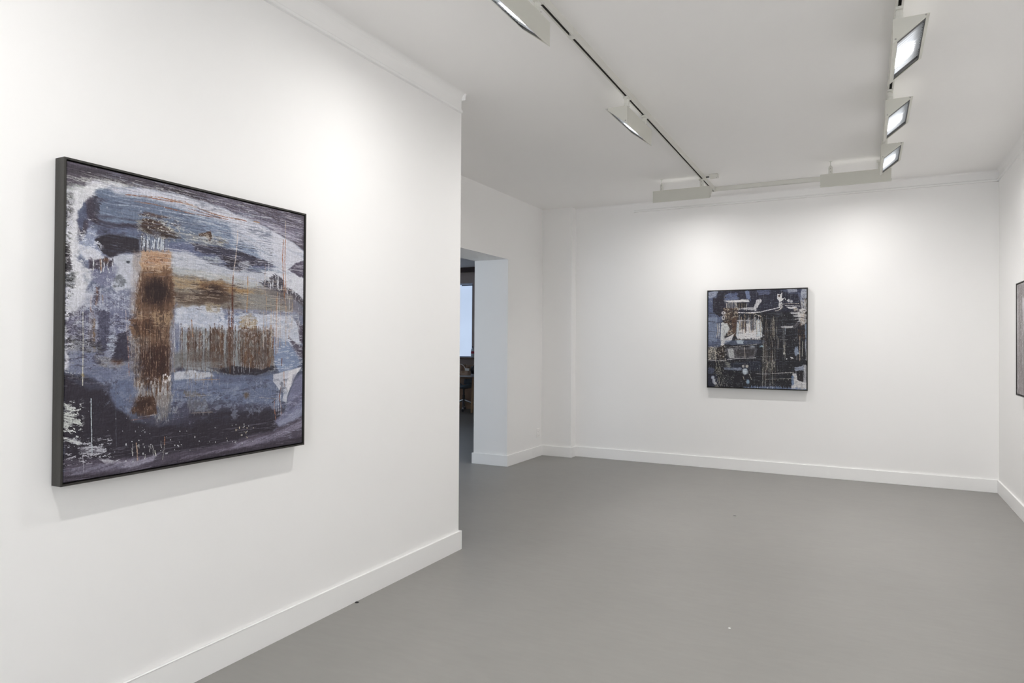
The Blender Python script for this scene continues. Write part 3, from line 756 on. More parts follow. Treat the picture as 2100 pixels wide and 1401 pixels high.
('P',[1,977,203,999,384,987,638,983,1020,973,1021,1008,1,1020],(56,48,60),0.75,7,5,0.2,-8,0.0),
('L',[14,993,105,1002,220,999,290,994],(128,120,138),0.7,3,0.5),
('P',[-1,754,21,762,33,791,42,825,12,829,0,818],(206,212,206),0.95,3,12,0.6,18,0.0),
('P',[0,857,27,866,55,879,43,887,13,874],(210,214,214),0.95,3,7,0.5,22,0.0),
('P',[43,893,88,893,117,906,104,924,58,917],(196,196,206),0.85,4,10,0.65,10,0.0),
('P',[98,935,169,951,186,964,121,957],(196,196,206),0.8,3,8,0.65,6,0.0),
('G',0,752,56,875,(206,210,208),0.9,10,7,0.56,0.06,12),
('G',4,872,152,950,(186,186,198),0.85,16,5,0.57,0.06,12),
('L',[53,468,55,561,55,700],(208,206,186),0.9,2.6,0.25),
('B',55,668,5.5,4.6,(160,140,100),0.9,3,0.0,'v'),
('L',[82,745,84,827,87,921],(178,192,200),0.9,2.4,0.3),
('L',[58,917,62,976],(170,170,180),0.7,1.8,0.4),
('L',[161,705,166,906],(96,96,112),0.6,1.6,0.4),
('L',[236,905,241,965],(196,160,130),0.9,3,0.5),
('L',[341,898,340,925],(176,110,70),0.9,3,0.4),
('L',[341,925,334,976],(160,160,150),0.8,2,0.4),
('L',[304,941,308,959],(206,206,190),0.9,3,0.3),
('D',209,890,364,965,12,(190,190,186),0.8,1.5,2.6,81,0.8),
('S',185,879,734,969,46,(200,204,206),0.85,2.2,82),
('S',27,720,271,945,40,(150,152,162),0.7,2,83),
('S',596,890,734,943,14,(196,180,150),0.9,2.6,84),
('L',[645,121,643,171,637,229,627,288,624,346],(216,196,180),0.95,3,0.35),
('L',[626,300,622,366,625,442],(120,62,40),0.9,5.5,0.4),
('L',[622,377,626,518],(84,44,34),0.7,8,0.6),
('L',[618,442,621,509],(136,84,60),0.9,4,0.5),
('L',[615,504,616,682],(88,56,42),0.9,6,0.4),
('L',[892,41,893,137],(206,176,140),0.85,2.6,0.4),
('L',[882,122,878,202,884,285,890,367],(178,112,78),0.95,4.5,0.45),
('L',[893,121,891,221,899,345],(190,126,92),0.9,4,0.5),
('L',[890,346,900,429],(150,92,54),0.8,4,0.5),
('L',[696,297,697,360,693,438],(190,134,80),0.85,4.5,0.6),
('L',[786,242,784,333,792,393],(176,140,124),0.6,2.4,0.5),
('D',779,348,956,617,16,(186,146,112),0.75,1.8,3.4,91,0.5),
('D',776,143,936,431,10,(214,216,226),0.7,1.6,2.6,92,0.6),
('D',830,345,985,597,12,(214,216,226),0.7,1.6,2.8,93,0.5),
('L',[847,370,846,555,847,612],(168,112,74),0.85,4,0.4),
('L',[443,479,449,540],(166,108,66),0.85,4,0.4),
('L',[836,535,826,586,812,661],(128,84,54),0.85,5,0.5),
('L',[880,627,878,658],(110,58,36),0.95,4,0.3),
('D',400,668,613,751,10,(180,176,180),0.6,1.6,2.8,94,0.5),
('D',22,338,213,592,14,(196,200,214),0.5,1.4,2.4,95,0.6),
('S',95,6,824,238,70,(206,212,224),0.6,1.8,96),
('G',216,295,376,465,(166,130,98),0.55,5,26,0.58,0.1,12),
('G',225,457,363,712,(164,134,108),0.6,5,30,0.57,0.1,12),
('G',225,457,363,712,(60,38,34),0.55,5,36,0.55,0.12,12),
('G',200,458,359,593,(186,160,132),0.5,30,4,0.6,0.1,12),
('G',201,543,250,692,(170,170,176),0.5,6,12,0.56,0.1,12),
('G',246,241,360,320,(216,192,168),0.6,26,4,0.54,0.1,12),
('G',246,268,361,337,(120,80,54),0.6,6,10,0.58,0.1,12),
('G',212,327,247,459,(206,190,176),0.6,5,30,0.52,0.1,12),
('G',367,292,937,434,(196,180,160),0.5,40,4,0.56,0.1,12),
('G',367,336,937,442,(74,60,56),0.5,40,4,0.57,0.1,12),
('G',376,313,777,377,(190,156,110),0.45,14,5,0.57,0.1,12),
('G',204,740,309,824,(160,130,110),0.5,5,18,0.58,0.1,12),
('G',302,732,394,850,(170,170,172),0.55,5,14,0.52,0.1,12),
('G',233,687,362,750,(196,196,200),0.65,7,14,0.52,0.1,12),
('G',231,116,397,199,(206,200,186),0.75,10,6,0.57,0.08,12),
('G',398,150,605,198,(206,202,190),0.7,14,5,0.55,0.08,12),
('G',244,122,385,195,(62,42,36),0.6,12,5,0.56,0.1,12),
('G',110,22,824,201,(150,164,188),0.4,90,4,0.56,0.1,12),
('G',111,76,825,272,(72,76,100),0.4,80,4,0.58,0.1,12),
('G',318,-17,997,289,(226,226,232),0.45,70,4,0.55,0.1,12),
('G',126,-29,996,135,(150,160,186),0.35,80,4,0.58,0.1,12),
('G',-10,-117,995,149,(134,128,140),0.35,110,3,0.57,0.1,12),
('G',-10,-101,823,72,(196,196,190),0.6,60,3,0.64,0.06,12),
('G',362,690,915,843,(140,150,172),0.35,50,12,0.54,0.14,12),
('G',363,709,915,880,(64,64,84),0.4,50,10,0.56,0.14,12),
('G',831,428,1003,680,(214,216,226),0.55,24,5,0.55,0.1,12),
('G',378,433,967,517,(150,162,190),0.5,14,10,0.56,0.1,12),
('G',145,228,936,347,(150,156,176),0.35,40,6,0.57,0.12,12),
('G',0,878,1010,1074,(136,130,148),0.35,90,3,0.6,0.08,12),
('G',-4,434,231,623,(62,56,72),0.45,22,9,0.56,0.1,12),
('G',-5,339,231,560,(186,190,208),0.45,12,10,0.57,0.08,12),
('G',-3,560,232,703,(150,152,164),0.35,30,5,0.56,0.1,12),
('G',-8,82,96,344,(240,240,242),0.5,16,6,0.55,0.1,12),
('G',-6,101,59,683,(120,122,124),0.5,8,6,0.6,0.08,12),
('D',230,320,362,465,14,(84,54,42),0.5,1.6,3,101,0.6),
('D',232,474,360,695,18,(70,44,36),0.5,1.6,3,102,0.6),
('D',360,479,403,670,6,(206,206,212),0.7,1.6,3,103,0.5),
('D',201,457,379,728,12,(190,170,150),0.5,1.4,2.4,104,0.6),
('L',[200,543,205,625,208,675],(176,120,96),0.7,2.6,0.5),
('L',[193,455,198,543],(196,180,176),0.7,2.4,0.5),
('S',202,542,361,830,26,(180,166,152),0.5,1.6,105),
('S',398,500,832,670,40,(190,196,200),0.5,1.5,106),
('P',[69,95,82,87,118,99,104,117,95,144,108,161,92,160,76,138],(52,44,56),0.7,4,6,0.4,20,0.0),
('P',[263,172,345,177,398,186,346,191,281,186],(48,32,28),0.7,3,6,0.5,12,0.0),
('G',242,245,363,713,(48,30,28),0.35,14,16,0.6,0.1,12),
('G',226,320,369,457,(52,32,30),0.5,10,22,0.56,0.12,12),
('G',440,318,678,392,(54,36,32),0.5,30,6,0.55,0.12,12),
('G',496,169,826,278,(50,46,58),0.5,60,4,0.55,0.08,12),
('G',518,162,935,280,(206,210,222),0.4,50,4,0.6,0.08,12),
('G',96,153,263,266,(44,38,48),0.4,30,10,0.56,0.12,12),
('G',-4,466,201,655,(50,44,56),0.4,26,7,0.58,0.1,12),
('G',418,538,832,680,(70,46,38),0.45,5,30,0.56,0.1,12),
('G',418,511,831,557,(200,204,208),0.5,8,14,0.54,0.1,12),
('G',370,434,973,510,(222,222,228),0.5,20,7,0.52,0.1,12),
('G',356,240,827,327,(220,220,226),0.4,40,6,0.55,0.1,12),
('D',427,503,836,671,14,(70,42,32),0.8,2,4.5,120,0.3),
('D',601,366,633,680,3,(84,46,34),0.7,2,4,121,0.2),
('L',[396,59,495,63,604,74],(222,220,226),0.6,2.4,0.6),
('L',[245,245,251,710],(196,168,140),0.35,2.5,0.8),
('P',[18,84,94,62,78,93,52,133,34,176,30,223,41,260,35,299,58,324,76,342,69,373,52,422,37,469,15,470,22,347,14,256,16,164],(222,222,228),0.8,8,12,0.35,'i',0.05),
('P',[35,261,96,261,121,286,81,303,51,295],(214,214,224),0.8,6,9,0.4,'i',0.0),
('P',[7,403,61,390,82,407,77,443,22,469,5,439],(206,208,220),0.7,8,10,0.45,'i',0.0),
('P',[33,145,52,118,64,131,61,171,44,205,34,192],(84,92,120),0.85,5,7,0.2,'v',0.0),
('P',[57,107,78,97,88,126,83,158,67,155],(66,60,76),0.85,5,6,0.2,'v',0.0),
('G',362,682,915,861,(150,160,182),0.5,40,26,0.54,0.16,12),
('G',363,709,915,877,(62,64,82),0.5,44,24,0.55,0.16,12),
('G',101,624,252,803,(136,144,168),0.5,26,24,0.55,0.14,12),
('G',101,624,252,803,(60,58,74),0.5,26,24,0.56,0.14,12),
('G',88,67,317,198,(132,146,172),0.4,50,20,0.55,0.14,12),
('G',88,42,824,203,(78,86,110),0.4,60,16,0.57,0.14,12),
('G',375,504,836,678,(128,134,136),0.4,20,30,0.5,0.2,12),
('G',522,509,832,665,(58,44,42),0.4,9,40,0.58,0.12,12),
('P',[372,597,501,587,611,614,612,656,502,657,372,645],(104,98,96),0.45,8,10,0.4,'i',0.0),
('P',[419,629,566,641,567,673,419,661],(150,158,168),0.5,8,8,0.5,'h',0.0),
('G',201,458,363,712,(52,34,32),0.55,10,30,0.56,0.14,12),
('B',305,384,41.2,35.0,(42,26,27),0.7,3,0.0,'v'),
('P',[146,310,198,297,238,326,223,394,198,389,192,355,162,333],(196,198,212),0.5,8,8,0.3,'i',0.0),
('P',[264,323,361,314,368,324,264,340],(160,120,84),0.5,6,6,0.6,'h',0.0),
('P',[942,703,1011,692,1011,770,955,792,932,765],(112,112,140),0.6,8,8,0.4,-40,0.0),
('G',835,764,1013,974,(176,178,202),0.45,30,6,0.56,0.12,12),
('G',-4,465,231,656,(150,154,176),0.4,18,14,0.56,0.14,12),
('P',[105,465,133,458,141,483,132,544,116,570,103,544],(74,74,98),0.7,6,5,0.1,'v',0.0),
('P',[164,560,174,537,200,523,203,629,158,624],(58,54,72),0.75,5,5,0.1,'h',0.0)]
def art1():
    c = Canvas(690, (110, 116, 140), 7); c.play(ART1); return c.out(0.1, 0.86)

ART2 = [
('P',[-14,-11,1014,-19,1015,231,-13,215],(42,42,62),1,10,6,0,'h',0.04),
('P',[500,223,1015,231,1016,1016,-10,1053,-11,627],(30,28,33),0.6,20,10,0.2,'i',0.0),
('P',[-8,-1,102,-8,72,217,156,269,146,553,94,605,-6,586],(96,108,140),0.9,6,8,0.45,'h',0.06),
('P',[4,267,98,268,99,524,5,524],(150,164,192),0.6,6,6,0.6,'v',0.0),
('P',[-3,9,113,-3,92,53,3,71],(170,178,196),0.75,5,8,0.5,'h',0.0),
('P',[51,72,164,55,165,228,125,268,51,216],(40,36,50),0.95,5,5,0.1,'v',0.0),
('P',[102,13,196,5,196,92,113,90],(40,38,52),0.9,5,5,0.1,'v',0.0),
('P',[175,35,308,19,319,99,186,107],(110,126,168),0.8,5,8,0.55,'h',0.0),
('P',[389,10,430,6,450,102,400,82],(130,148,190),0.8,5,6,0.4,'v',0.0),
('P',[510,-6,647,-11,637,47,529,55],(110,120,156),0.7,6,8,0.6,'h',0.0),
('P',[734,1,1014,-10,1014,68,935,56,839,44],(84,92,124),0.75,6,7,0.6,'h',0.0),
('P',[816,-2,915,-4,907,26,831,33],(190,196,210),0.8,4,6,0.5,'h',0.0),
('L',[-7,313,83,324,248,321],(30,28,36),0.9,5,0.3),
('L',[14,231,145,243],(34,32,38),0.9,5,0.4),
('L',[10,421,146,432],(44,46,60),0.8,4,0.4),
('P',[165,95,400,91,440,122,390,191,309,180,196,168],(96,100,112),0.8,4,8,0.4,'v',0.0),
('P',[165,101,273,98,420,92,440,117,248,123],(224,222,224),0.95,4,7,0.3,'h',0.0),
('D',186,109,420,210,16,(206,194,176),0.9,4,8,3,0.3),
('P',[308,120,400,121,400,182,319,180],(30,28,33),0.85,4,6,0.2,'v',0.0),
('D',309,120,400,191,5,(150,128,104),0.8,3,5,4,0.3),
('P',[510,104,559,95,559,115,510,194,490,213,481,173],(224,222,224),0.9,4,6,0.3,'v',0.0),
('P',[330,180,490,173,500,209,400,201],(206,206,210),0.85,3,6,0.5,'h',0.0),
('L',[309,225,400,232,490,228,550,224,628,206,696,192,744,178],(224,222,224),0.95,10,0.5),
('L',[400,232,490,243,559,273],(206,194,176),0.9,6,0.4),
('L',[309,190,481,193],(224,222,224),0.7,6,0.6),
('P',[165,177,309,180,319,271,310,473,259,473,197,422,165,320],(84,62,50),0.9,6,10,0.4,'i',0.06),
('G',165,169,320,473,(196,180,156),0.8,14,14,0.52,0.08,12),
('G',165,189,309,473,(36,28,28),0.8,16,18,0.54,0.08,12),
('P',[248,290,309,271,310,473,269,462],(92,62,46),0.8,5,6,0.3,'v',0.0),
('B',165,228,24.3,18.5,(224,222,224),0.9,6,0.0,'v'),
('B',165,228,10.7,8.3,(30,28,33),0.95,6,0.0,'v'),
('B',165,279,18.5,24.1,(224,222,224),0.9,6,0.0,'v'),
('B',165,279,8.8,13.0,(30,28,33),0.95,6,0.0,'v'),
('B',228,437,27.2,24.1,(206,194,176),0.8,4,0.0,'v'),
('B',228,437,13.6,11.1,(60,36,28),0.9,4,0.0,'v'),
('P',[109,339,129,345,125,513,104,473],(224,222,224),0.4,4,6,0.5,'v',0.0),
('L',[98,339,104,411,93,483],(206,194,176),0.85,5,0.3),
('L',[119,339,125,401,115,462],(224,222,224),0.85,5,0.3),
('L',[140,345,146,473],(30,28,33),0.9,5,0.3),
('P',[145,330,207,340,228,401,177,473,146,543,135,563,140,422],(212,216,218),0.95,4,8,0.3,'v',0.0),
('P',[135,554,166,493,249,462,284,442,249,523,187,543,157,574],(224,222,224),0.95,4,8,0.25,-35,0.0),
('P',[309,321,350,297,500,297,550,298,580,473,511,502,310,492,290,452],(110,116,130),0.9,5,8,0.4,'v',0.0),
('P',[295,452,350,402,451,423,501,393,560,442,589,462,531,497,431,492,310,498],(224,222,224),0.97,5,9,0.15,'v',0.0),
('P',[500,313,550,294,570,383,560,473,501,473],(206,216,224),0.95,5,7,0.25,'v',0.0),
('P',[401,342,441,332,456,452,442,502,411,473],(224,222,224),0.9,4,6,0.2,'v',0.0),
('P',[309,331,339,322,331,462,300,473],(196,204,212),0.9,4,6,0.3,'v',0.0),
('D',320,247,560,473,16,(190,160,124),0.85,4,7,7,0.4),
('D',350,283,560,442,10,(56,36,30),0.85,4,8,8,0.4),
('D',330,247,550,473,8,(224,222,224),0.8,4,7,9,0.4),
('L',[309,310,401,307,450,317],(224,222,224),0.8,6,0.5),
('P',[182,513,551,502,610,522,551,551,249,563,182,553],(98,112,142),0.75,5,8,0.6,'h',0.0),
('L',[290,508,551,502],(206,194,176),0.8,4,0.4),
('P',[300,513,371,507,371,552,310,548],(190,206,222),0.85,4,5,0.3,'h',0.0),
('L',[224,584,402,567,511,551],(180,176,172),0.8,5,0.5),
('B',466,582,29.2,15.8,(180,190,206),0.85,3,0.0,'v'),
('B',560,572,23.3,10.2,(170,210,232),0.85,3,0.0,'v'),
('P',[188,594,310,583,482,582,512,601,491,691,351,693,219,710,203,665],(110,108,112),0.85,5,7,0.45,'i',0.06),
('P',[208,604,269,593,280,694,229,695],(200,202,204),0.9,4,7,0.3,'i',0.0),
('P',[290,614,482,601,482,672,301,674],(56,50,54),0.75,6,6,0.35,'h',0.0),
('L',[208,715,310,699,502,691],(224,222,224),0.85,5,0.4),
('L',[386,583,392,693],(206,194,176),0.8,5,0.4),
('P',[-1,586,94,585,84,717,0,719],(120,116,108),0.9,4,7,0.4,'i',0.08),
('G',0,575,94,728,(200,190,174),0.85,10,10,0.5,0.08,12),
('P',[94,585,177,563,177,706,105,717],(52,40,34),0.9,4,6,0.2,'v',0.0),
('G',73,563,197,737,(206,194,176),0.75,9,14,0.56,0.08,12),
('L',[0,719,94,723,188,726],(224,222,224),0.85,5,0.4),
('P',[198,752,552,720,552,819,198,828],(44,50,72),0.7,8,8,0.5,'h',0.0),
('P',[157,798,351,789,352,824,167,817],(160,170,194),0.8,4,7,0.55,'h',0.0),
('P',[188,736,239,745,239,796,198,787],(160,160,146),0.75,3,8,0.6,'h',0.0),
('P',[0,791,74,810,63,861,0,873],(92,100,132),0.7,6,7,0.5,'h',0.0),
('P',[0,883,95,870,126,1007,1,1011],(40,44,70),0.7,8,6,0.2,'i',0.0),
('P',[74,790,136,778,147,859,85,860],(44,40,38),0.8,5,6,0.2,'i',0.0),
('G',69,728,158,1033,(160,156,140),0.8,7,14,0.54,0.08,12),
('G',158,878,276,1019,(130,130,124),0.7,10,9,0.57,0.08,12),
('B',54,902,18.5,18.5,(190,200,220),0.9,6,0.0,'v'),
('B',64,938,15.6,31.5,(200,206,220),0.9,6,0.0,'v'),
('B',80,963,15.6,15.8,(224,222,224),0.8,4,0.0,'v'),
('B',392,833,31.1,34.3,(206,220,232),0.95,6,0.0,'v'),
('B',372,778,13.6,13.0,(214,206,196),0.9,6,0.0,'v'),
('B',412,778,17.5,17.6,(200,192,178),0.9,6,0.0,'v'),
('L',[372,883,382,914],(180,170,150),0.85,7,0.4),
('L',[438,862,457,911],(176,172,160),0.8,9,0.5),
('B',422,937,18.5,24.1,(150,180,210),0.9,6,0.0,'v'),
('L',[392,748,392,783],(160,150,140),0.8,2,0.3),
('P',[715,44,749,50,759,32,764,36,759,90,783,91,764,115,734,129,725,104,715,99],(224,222,224),0.97,2,2,0.05,'i',0.0),
('B',734,65,10.7,13.0,(60,30,26),0.95,6,0.0,'v'),
('P',[730,129,764,130,764,188,744,197,726,158],(206,206,206),0.95,3,4,0.2,'v',0.0),
('L',[754,148,749,188],(60,40,34),0.8,6,0.3),
('L',[788,86,797,106],(224,222,224),0.9,4,0.2),
('B',826,116,14.6,15.8,(224,222,224),0.9,6,0.0,'v'),
('B',854,126,14.6,15.8,(200,200,204),0.9,6,0.0,'v'),
('L',[768,149,840,146,925,147],(206,194,176),0.9,5,0.4),
('L',[793,164,935,171],(224,222,224),0.9,6,0.5),
('P',[803,179,897,176,916,196,840,199],(224,222,224),0.95,3,5,0.3,'h',0.0),
('P',[878,190,916,191,897,220,878,220],(206,194,176),0.9,3,5,0.3,'i',0.0),
('L',[768,178,731,207,696,216],(206,194,176),0.8,8,0.7),
('P',[953,-2,1014,-10,1015,231,958,231,935,95],(176,182,196),0.95,5,7,0.35,'i',0.05),
('P',[915,35,953,66,963,114,925,104],(120,132,160),0.7,5,8,0.5,'h',0.0),
('G',935,95,1015,231,(50,44,48),0.8,12,20,0.52,0.08,12),
('D',945,95,1010,231,5,(206,194,176),0.8,4,6,21,0.3),
('P',[907,200,1015,193,1015,328,945,366,916,278],(214,212,212),0.9,5,9,0.4,'i',0.0),
('G',888,192,1015,366,(60,50,50),0.8,20,8,0.52,0.08,12),
('P',[850,229,935,230,935,254,859,248],(224,222,224),0.85,3,6,0.5,'h',0.0),
('P',[869,259,963,259,963,279,888,278],(224,222,224),0.85,3,6,0.5,'h',0.0),
('L',[888,302,945,297],(224,222,224),0.9,6,0.5),
('L',[907,326,958,318],(224,222,224),0.8,5,0.5),
('L',[963,303,1010,309],(200,206,220),0.8,6,0.4),
('D',935,211,982,366,6,(206,180,150),0.85,3,5,22,0.3),
('P',[982,347,1015,347,1015,544,987,521],(140,160,186),0.85,4,7,0.4,'v',0.0),
('G',916,347,991,497,(96,64,48),0.7,12,16,0.54,0.08,12),
('P',[745,374,870,365,878,385,765,389],(224,222,224),0.8,3,6,0.5,-8,0.0),
('P',[870,365,916,327,935,347,888,395],(110,104,110),0.7,4,7,0.5,-30,0.0),
('L',[760,379,832,380],(224,222,224),0.9,4,0.4),
('L',[793,385,793,452],(170,190,206),0.8,6,0.4),
('P',[696,324,745,315,745,521,697,501],(60,62,76),0.6,6,8,0.5,'v',0.0),
('B',716,413,25.3,14.8,(110,112,124),0.7,2.0,0.0,'v'),
('B',726,251,35.0,15.8,(110,112,130),0.6,2.0,0.0,'v'),
('P',[888,579,917,574,926,647,898,666,884,627],(150,166,196),0.9,4,6,0.3,'v',0.0),
('L',[908,637,936,647],(190,200,214),0.8,5,0.4),
('L',[936,472,936,715],(206,180,156),0.85,4,0.3),
('L',[964,521,959,670],(190,190,170),0.8,5,0.4),
('L',[908,656,908,705],(180,180,186),0.7,4,0.3),
('P',[987,521,1015,520,1016,737,992,703],(170,176,190),0.85,4,7,0.45,'v',0.0),
('L',[1001,588,997,714],(224,222,224),0.8,5,0.5),
('P',[841,677,870,681,875,696,851,691],(224,222,224),0.95,2,3,0.1,'i',0.0),
('P',[879,778,955,772,974,753,983,810,889,812],(170,180,204),0.85,4,7,0.5,'h',0.0),
('P',[974,753,1016,761,1016,1016,965,1004],(206,206,212),0.8,5,8,0.4,'v',0.0),
('L',[899,821,899,851],(224,222,224),0.8,4,0.3),
('P',[909,841,964,820,965,917,917,918],(38,30,38),0.85,5,5,0.1,'v',0.0),
('P',[861,842,899,841,917,908,1016,934,1016,1011,937,1005,852,997,861,919],(214,212,214),0.96,4,9,0.25,'i',0.0),
('P',[851,862,879,870,880,958,856,968],(70,100,150),0.7,4,6,0.3,'v',0.0),
('L',[917,913,894,899],(224,222,224),0.9,7,0.3),
('D',551,265,716,531,26,(176,166,146),0.8,1.8,5,31,0.5),
('D',566,473,697,1025,26,(160,156,144),0.75,1.8,5,32,0.4),
('D',581,225,707,1015,10,(96,62,44),0.7,2,4,33,0.4),
('D',745,276,803,716,6,(130,130,132),0.6,2,4,34,0.4),
('G',576,709,697,817,(190,184,166),0.7,6,18,0.52,0.08,12),
('G',551,250,746,1015,(20,18,22),0.6,7,60,0.52,0.1,12),
('L',[650,847,746,840,879,831],(206,200,196),0.85,4,0.4),
('L',[601,907,746,898,899,890],(170,164,158),0.8,4,0.5),
('L',[502,851,561,854,640,852],(224,222,224),0.75,4,0.5),
('L',[551,676,678,679],(190,186,180),0.7,3,0.6),
('L',[745,507,822,506],(170,166,160),0.7,4,0.5),
('L',[687,310,888,307],(120,120,130),0.6,3,0.6),
('D',746,521,804,692,5,(200,190,170),0.8,2,3.6,35,0.3),
('B',784,643,9.7,13.0,(190,190,180),0.9,6,0.0,'v'),
('B',808,697,7.8,7.4,(224,222,224),0.9,6,0.0,'v'),
('L',[717,766,717,826],(130,128,126),0.7,4,0.6),
('P',[717,492,731,492,732,600,717,600],(150,140,130),0.6,3,4,0.4,'v',0.0),
('P',[373,999,452,986,650,980,937,985,1016,1002,1016,1016,382,1019],(110,130,170),0.9,4,6,0.45,'v',0.0),
('D',377,988,747,1022,9,(206,214,226),0.85,4,8,41,0.3),
('L',[199,1015,373,1014],(150,146,146),0.7,3,0.5),
('L',[43,1005,148,1006],(140,146,166),0.7,5,0.6),
('D',532,917,708,1016,10,(150,150,150),0.6,2,4,42,0.3),
('D',-1,24,1015,1019,30,(120,124,140),0.4,1.6,3,43,0.9),
('G',-6,-25,1015,1029,(120,126,146),0.45,60,4,0.61,0.08,12),
('G',-6,-25,1015,1029,(150,150,152),0.4,4,60,0.63,0.08,12),
('G',-6,-1,1015,1029,(24,24,32),0.45,30,6,0.61,0.1,12),
('S',15,24,1006,1008,120,(190,188,184),0.7,2.6,44),
('S',95,721,937,1008,50,(206,200,190),0.8,2.6,45)]
def art2():
    c = Canvas(420, (36, 37, 50), 14); c.play(ART2); return c.out(0.14, 0.85)

ART3 = [
('P',[-1,-22,304,-23,300,1014,-4,1020],(120,114,113),1,10,6,0,'v',0.04),
('P',[132,188,240,181,302,262,302,477,153,519,88,385],(198,198,206),0.9,14,14,0.3,'v',0.0),
('P',[198,-27,304,-23,304,90,240,102],(170,176,182),0.8,12,10,0.4,'v',0.0),
('P',[154,474,281,520,258,995,108,1005],(150,144,148),0.75,14,12,0.5,'v',0.0),
('P',[196,780,301,752,300,1001,238,1005],(186,182,188),0.75,12,10,0.5,'v',0.0),
('B',262,259,396.1,260.5,(216,214,220),0.6,2.0,0.0,'v'),
('B',153,606,291.7,394.8,(142,136,140),0.6,2.0,0.0,'v'),
('G',20,-8,302,1010,(176,174,180),0.6,14,70,0.55,0.1,12),
('G',20,-8,302,1010,(78,74,78),0.5,16,80,0.58,0.1,12),
('S',20,14,302,980,30,(200,200,204),0.8,4,5),
('P',[60,0,300,0,420,300,360,700,420,1000,100,1000],(124,116,116),0.9,30,30,0.3,'v',0.05),
('P',[260,150,420,120,560,420,500,700,380,640,300,380],(196,194,202),0.85,20,30,0.35,70),
('P',[520,40,720,80,760,360,640,520,560,300],(84,80,86),0.9,20,30,0.3,80),
('P',[640,480,900,420,980,700,820,860,660,760],(150,146,152),0.85,20,30,0.4,'i',0.06),
('P',[380,760,620,740,700,960,420,980],(96,90,94),0.9,20,30,0.3,'v'),
('G',0,0,1000,1000,(186,184,190),0.6,14,70,0.57,0.1,12),
('G',0,0,1000,1000,(72,68,74),0.5,20,60,0.58,0.1,12),
('D',60,60,940,940,40,(206,204,208),0.7,3,7,9,0.8),
('S',20,20,980,980,120,(206,204,208),0.8,4,10)]
def art3():
    c = Canvas(200, (112, 106, 106), 21); c.play(ART3); return c.out(0.08, 1.1)


def art_material(name, bump, rough=0.5):
    m, t, p = nodes(name)
    p.inputs['Roughness'].default_value = rough; p.inputs['Specular IOR Level'].default_value = 0.35
    at = t.nodes.new('ShaderNodeAttribute'); at.attribute_name = 'paint'
    tc = t.nodes.new('ShaderNodeTexCoord')
    n = t.nodes.new('ShaderNodeTexNoise'); n.inputs['Scale'].default_value = 260; n.inputs['Detail'].default_value = 5
    t.links.new(tc.outputs['Object'], n.inputs['Vector'])
    cr = t.nodes.new('ShaderNodeValToRGB'); cr.color_ramp.elements[0].position = 0.3; cr.color_ramp.elements[1].position = 0.7
    cr.color_ramp.elements[0].color = (0.84, 0.84, 0.84, 1); cr.color_ramp.elements[1].color = (1.16, 1.16, 1.16, 1)
    t.links.new(n.outputs['Fac'], cr.inputs['Fac'])
    x = t.nodes.new('ShaderNodeMix'); x.data_type = 'RGBA'; x.blend_type = 'MULTIPLY'; x.inputs[0].default_value = 1
    t.links.new(at.outputs['Color'], x.inputs[6]); t.links.new(cr.outputs['Color'], x.inputs[7])
    t.links.new(x.outputs[2], p.inputs['Base Color'])
    b = t.nodes.new('ShaderNodeBump'); b.inputs['Strength'].default_value = bump; b.inputs['Distance'].default_value = 0.001
    t.links.new(n.outputs['Fac'], b.inputs['Height']); t.links.new(b.outputs['Normal'], p.inputs['Normal'])
    return m

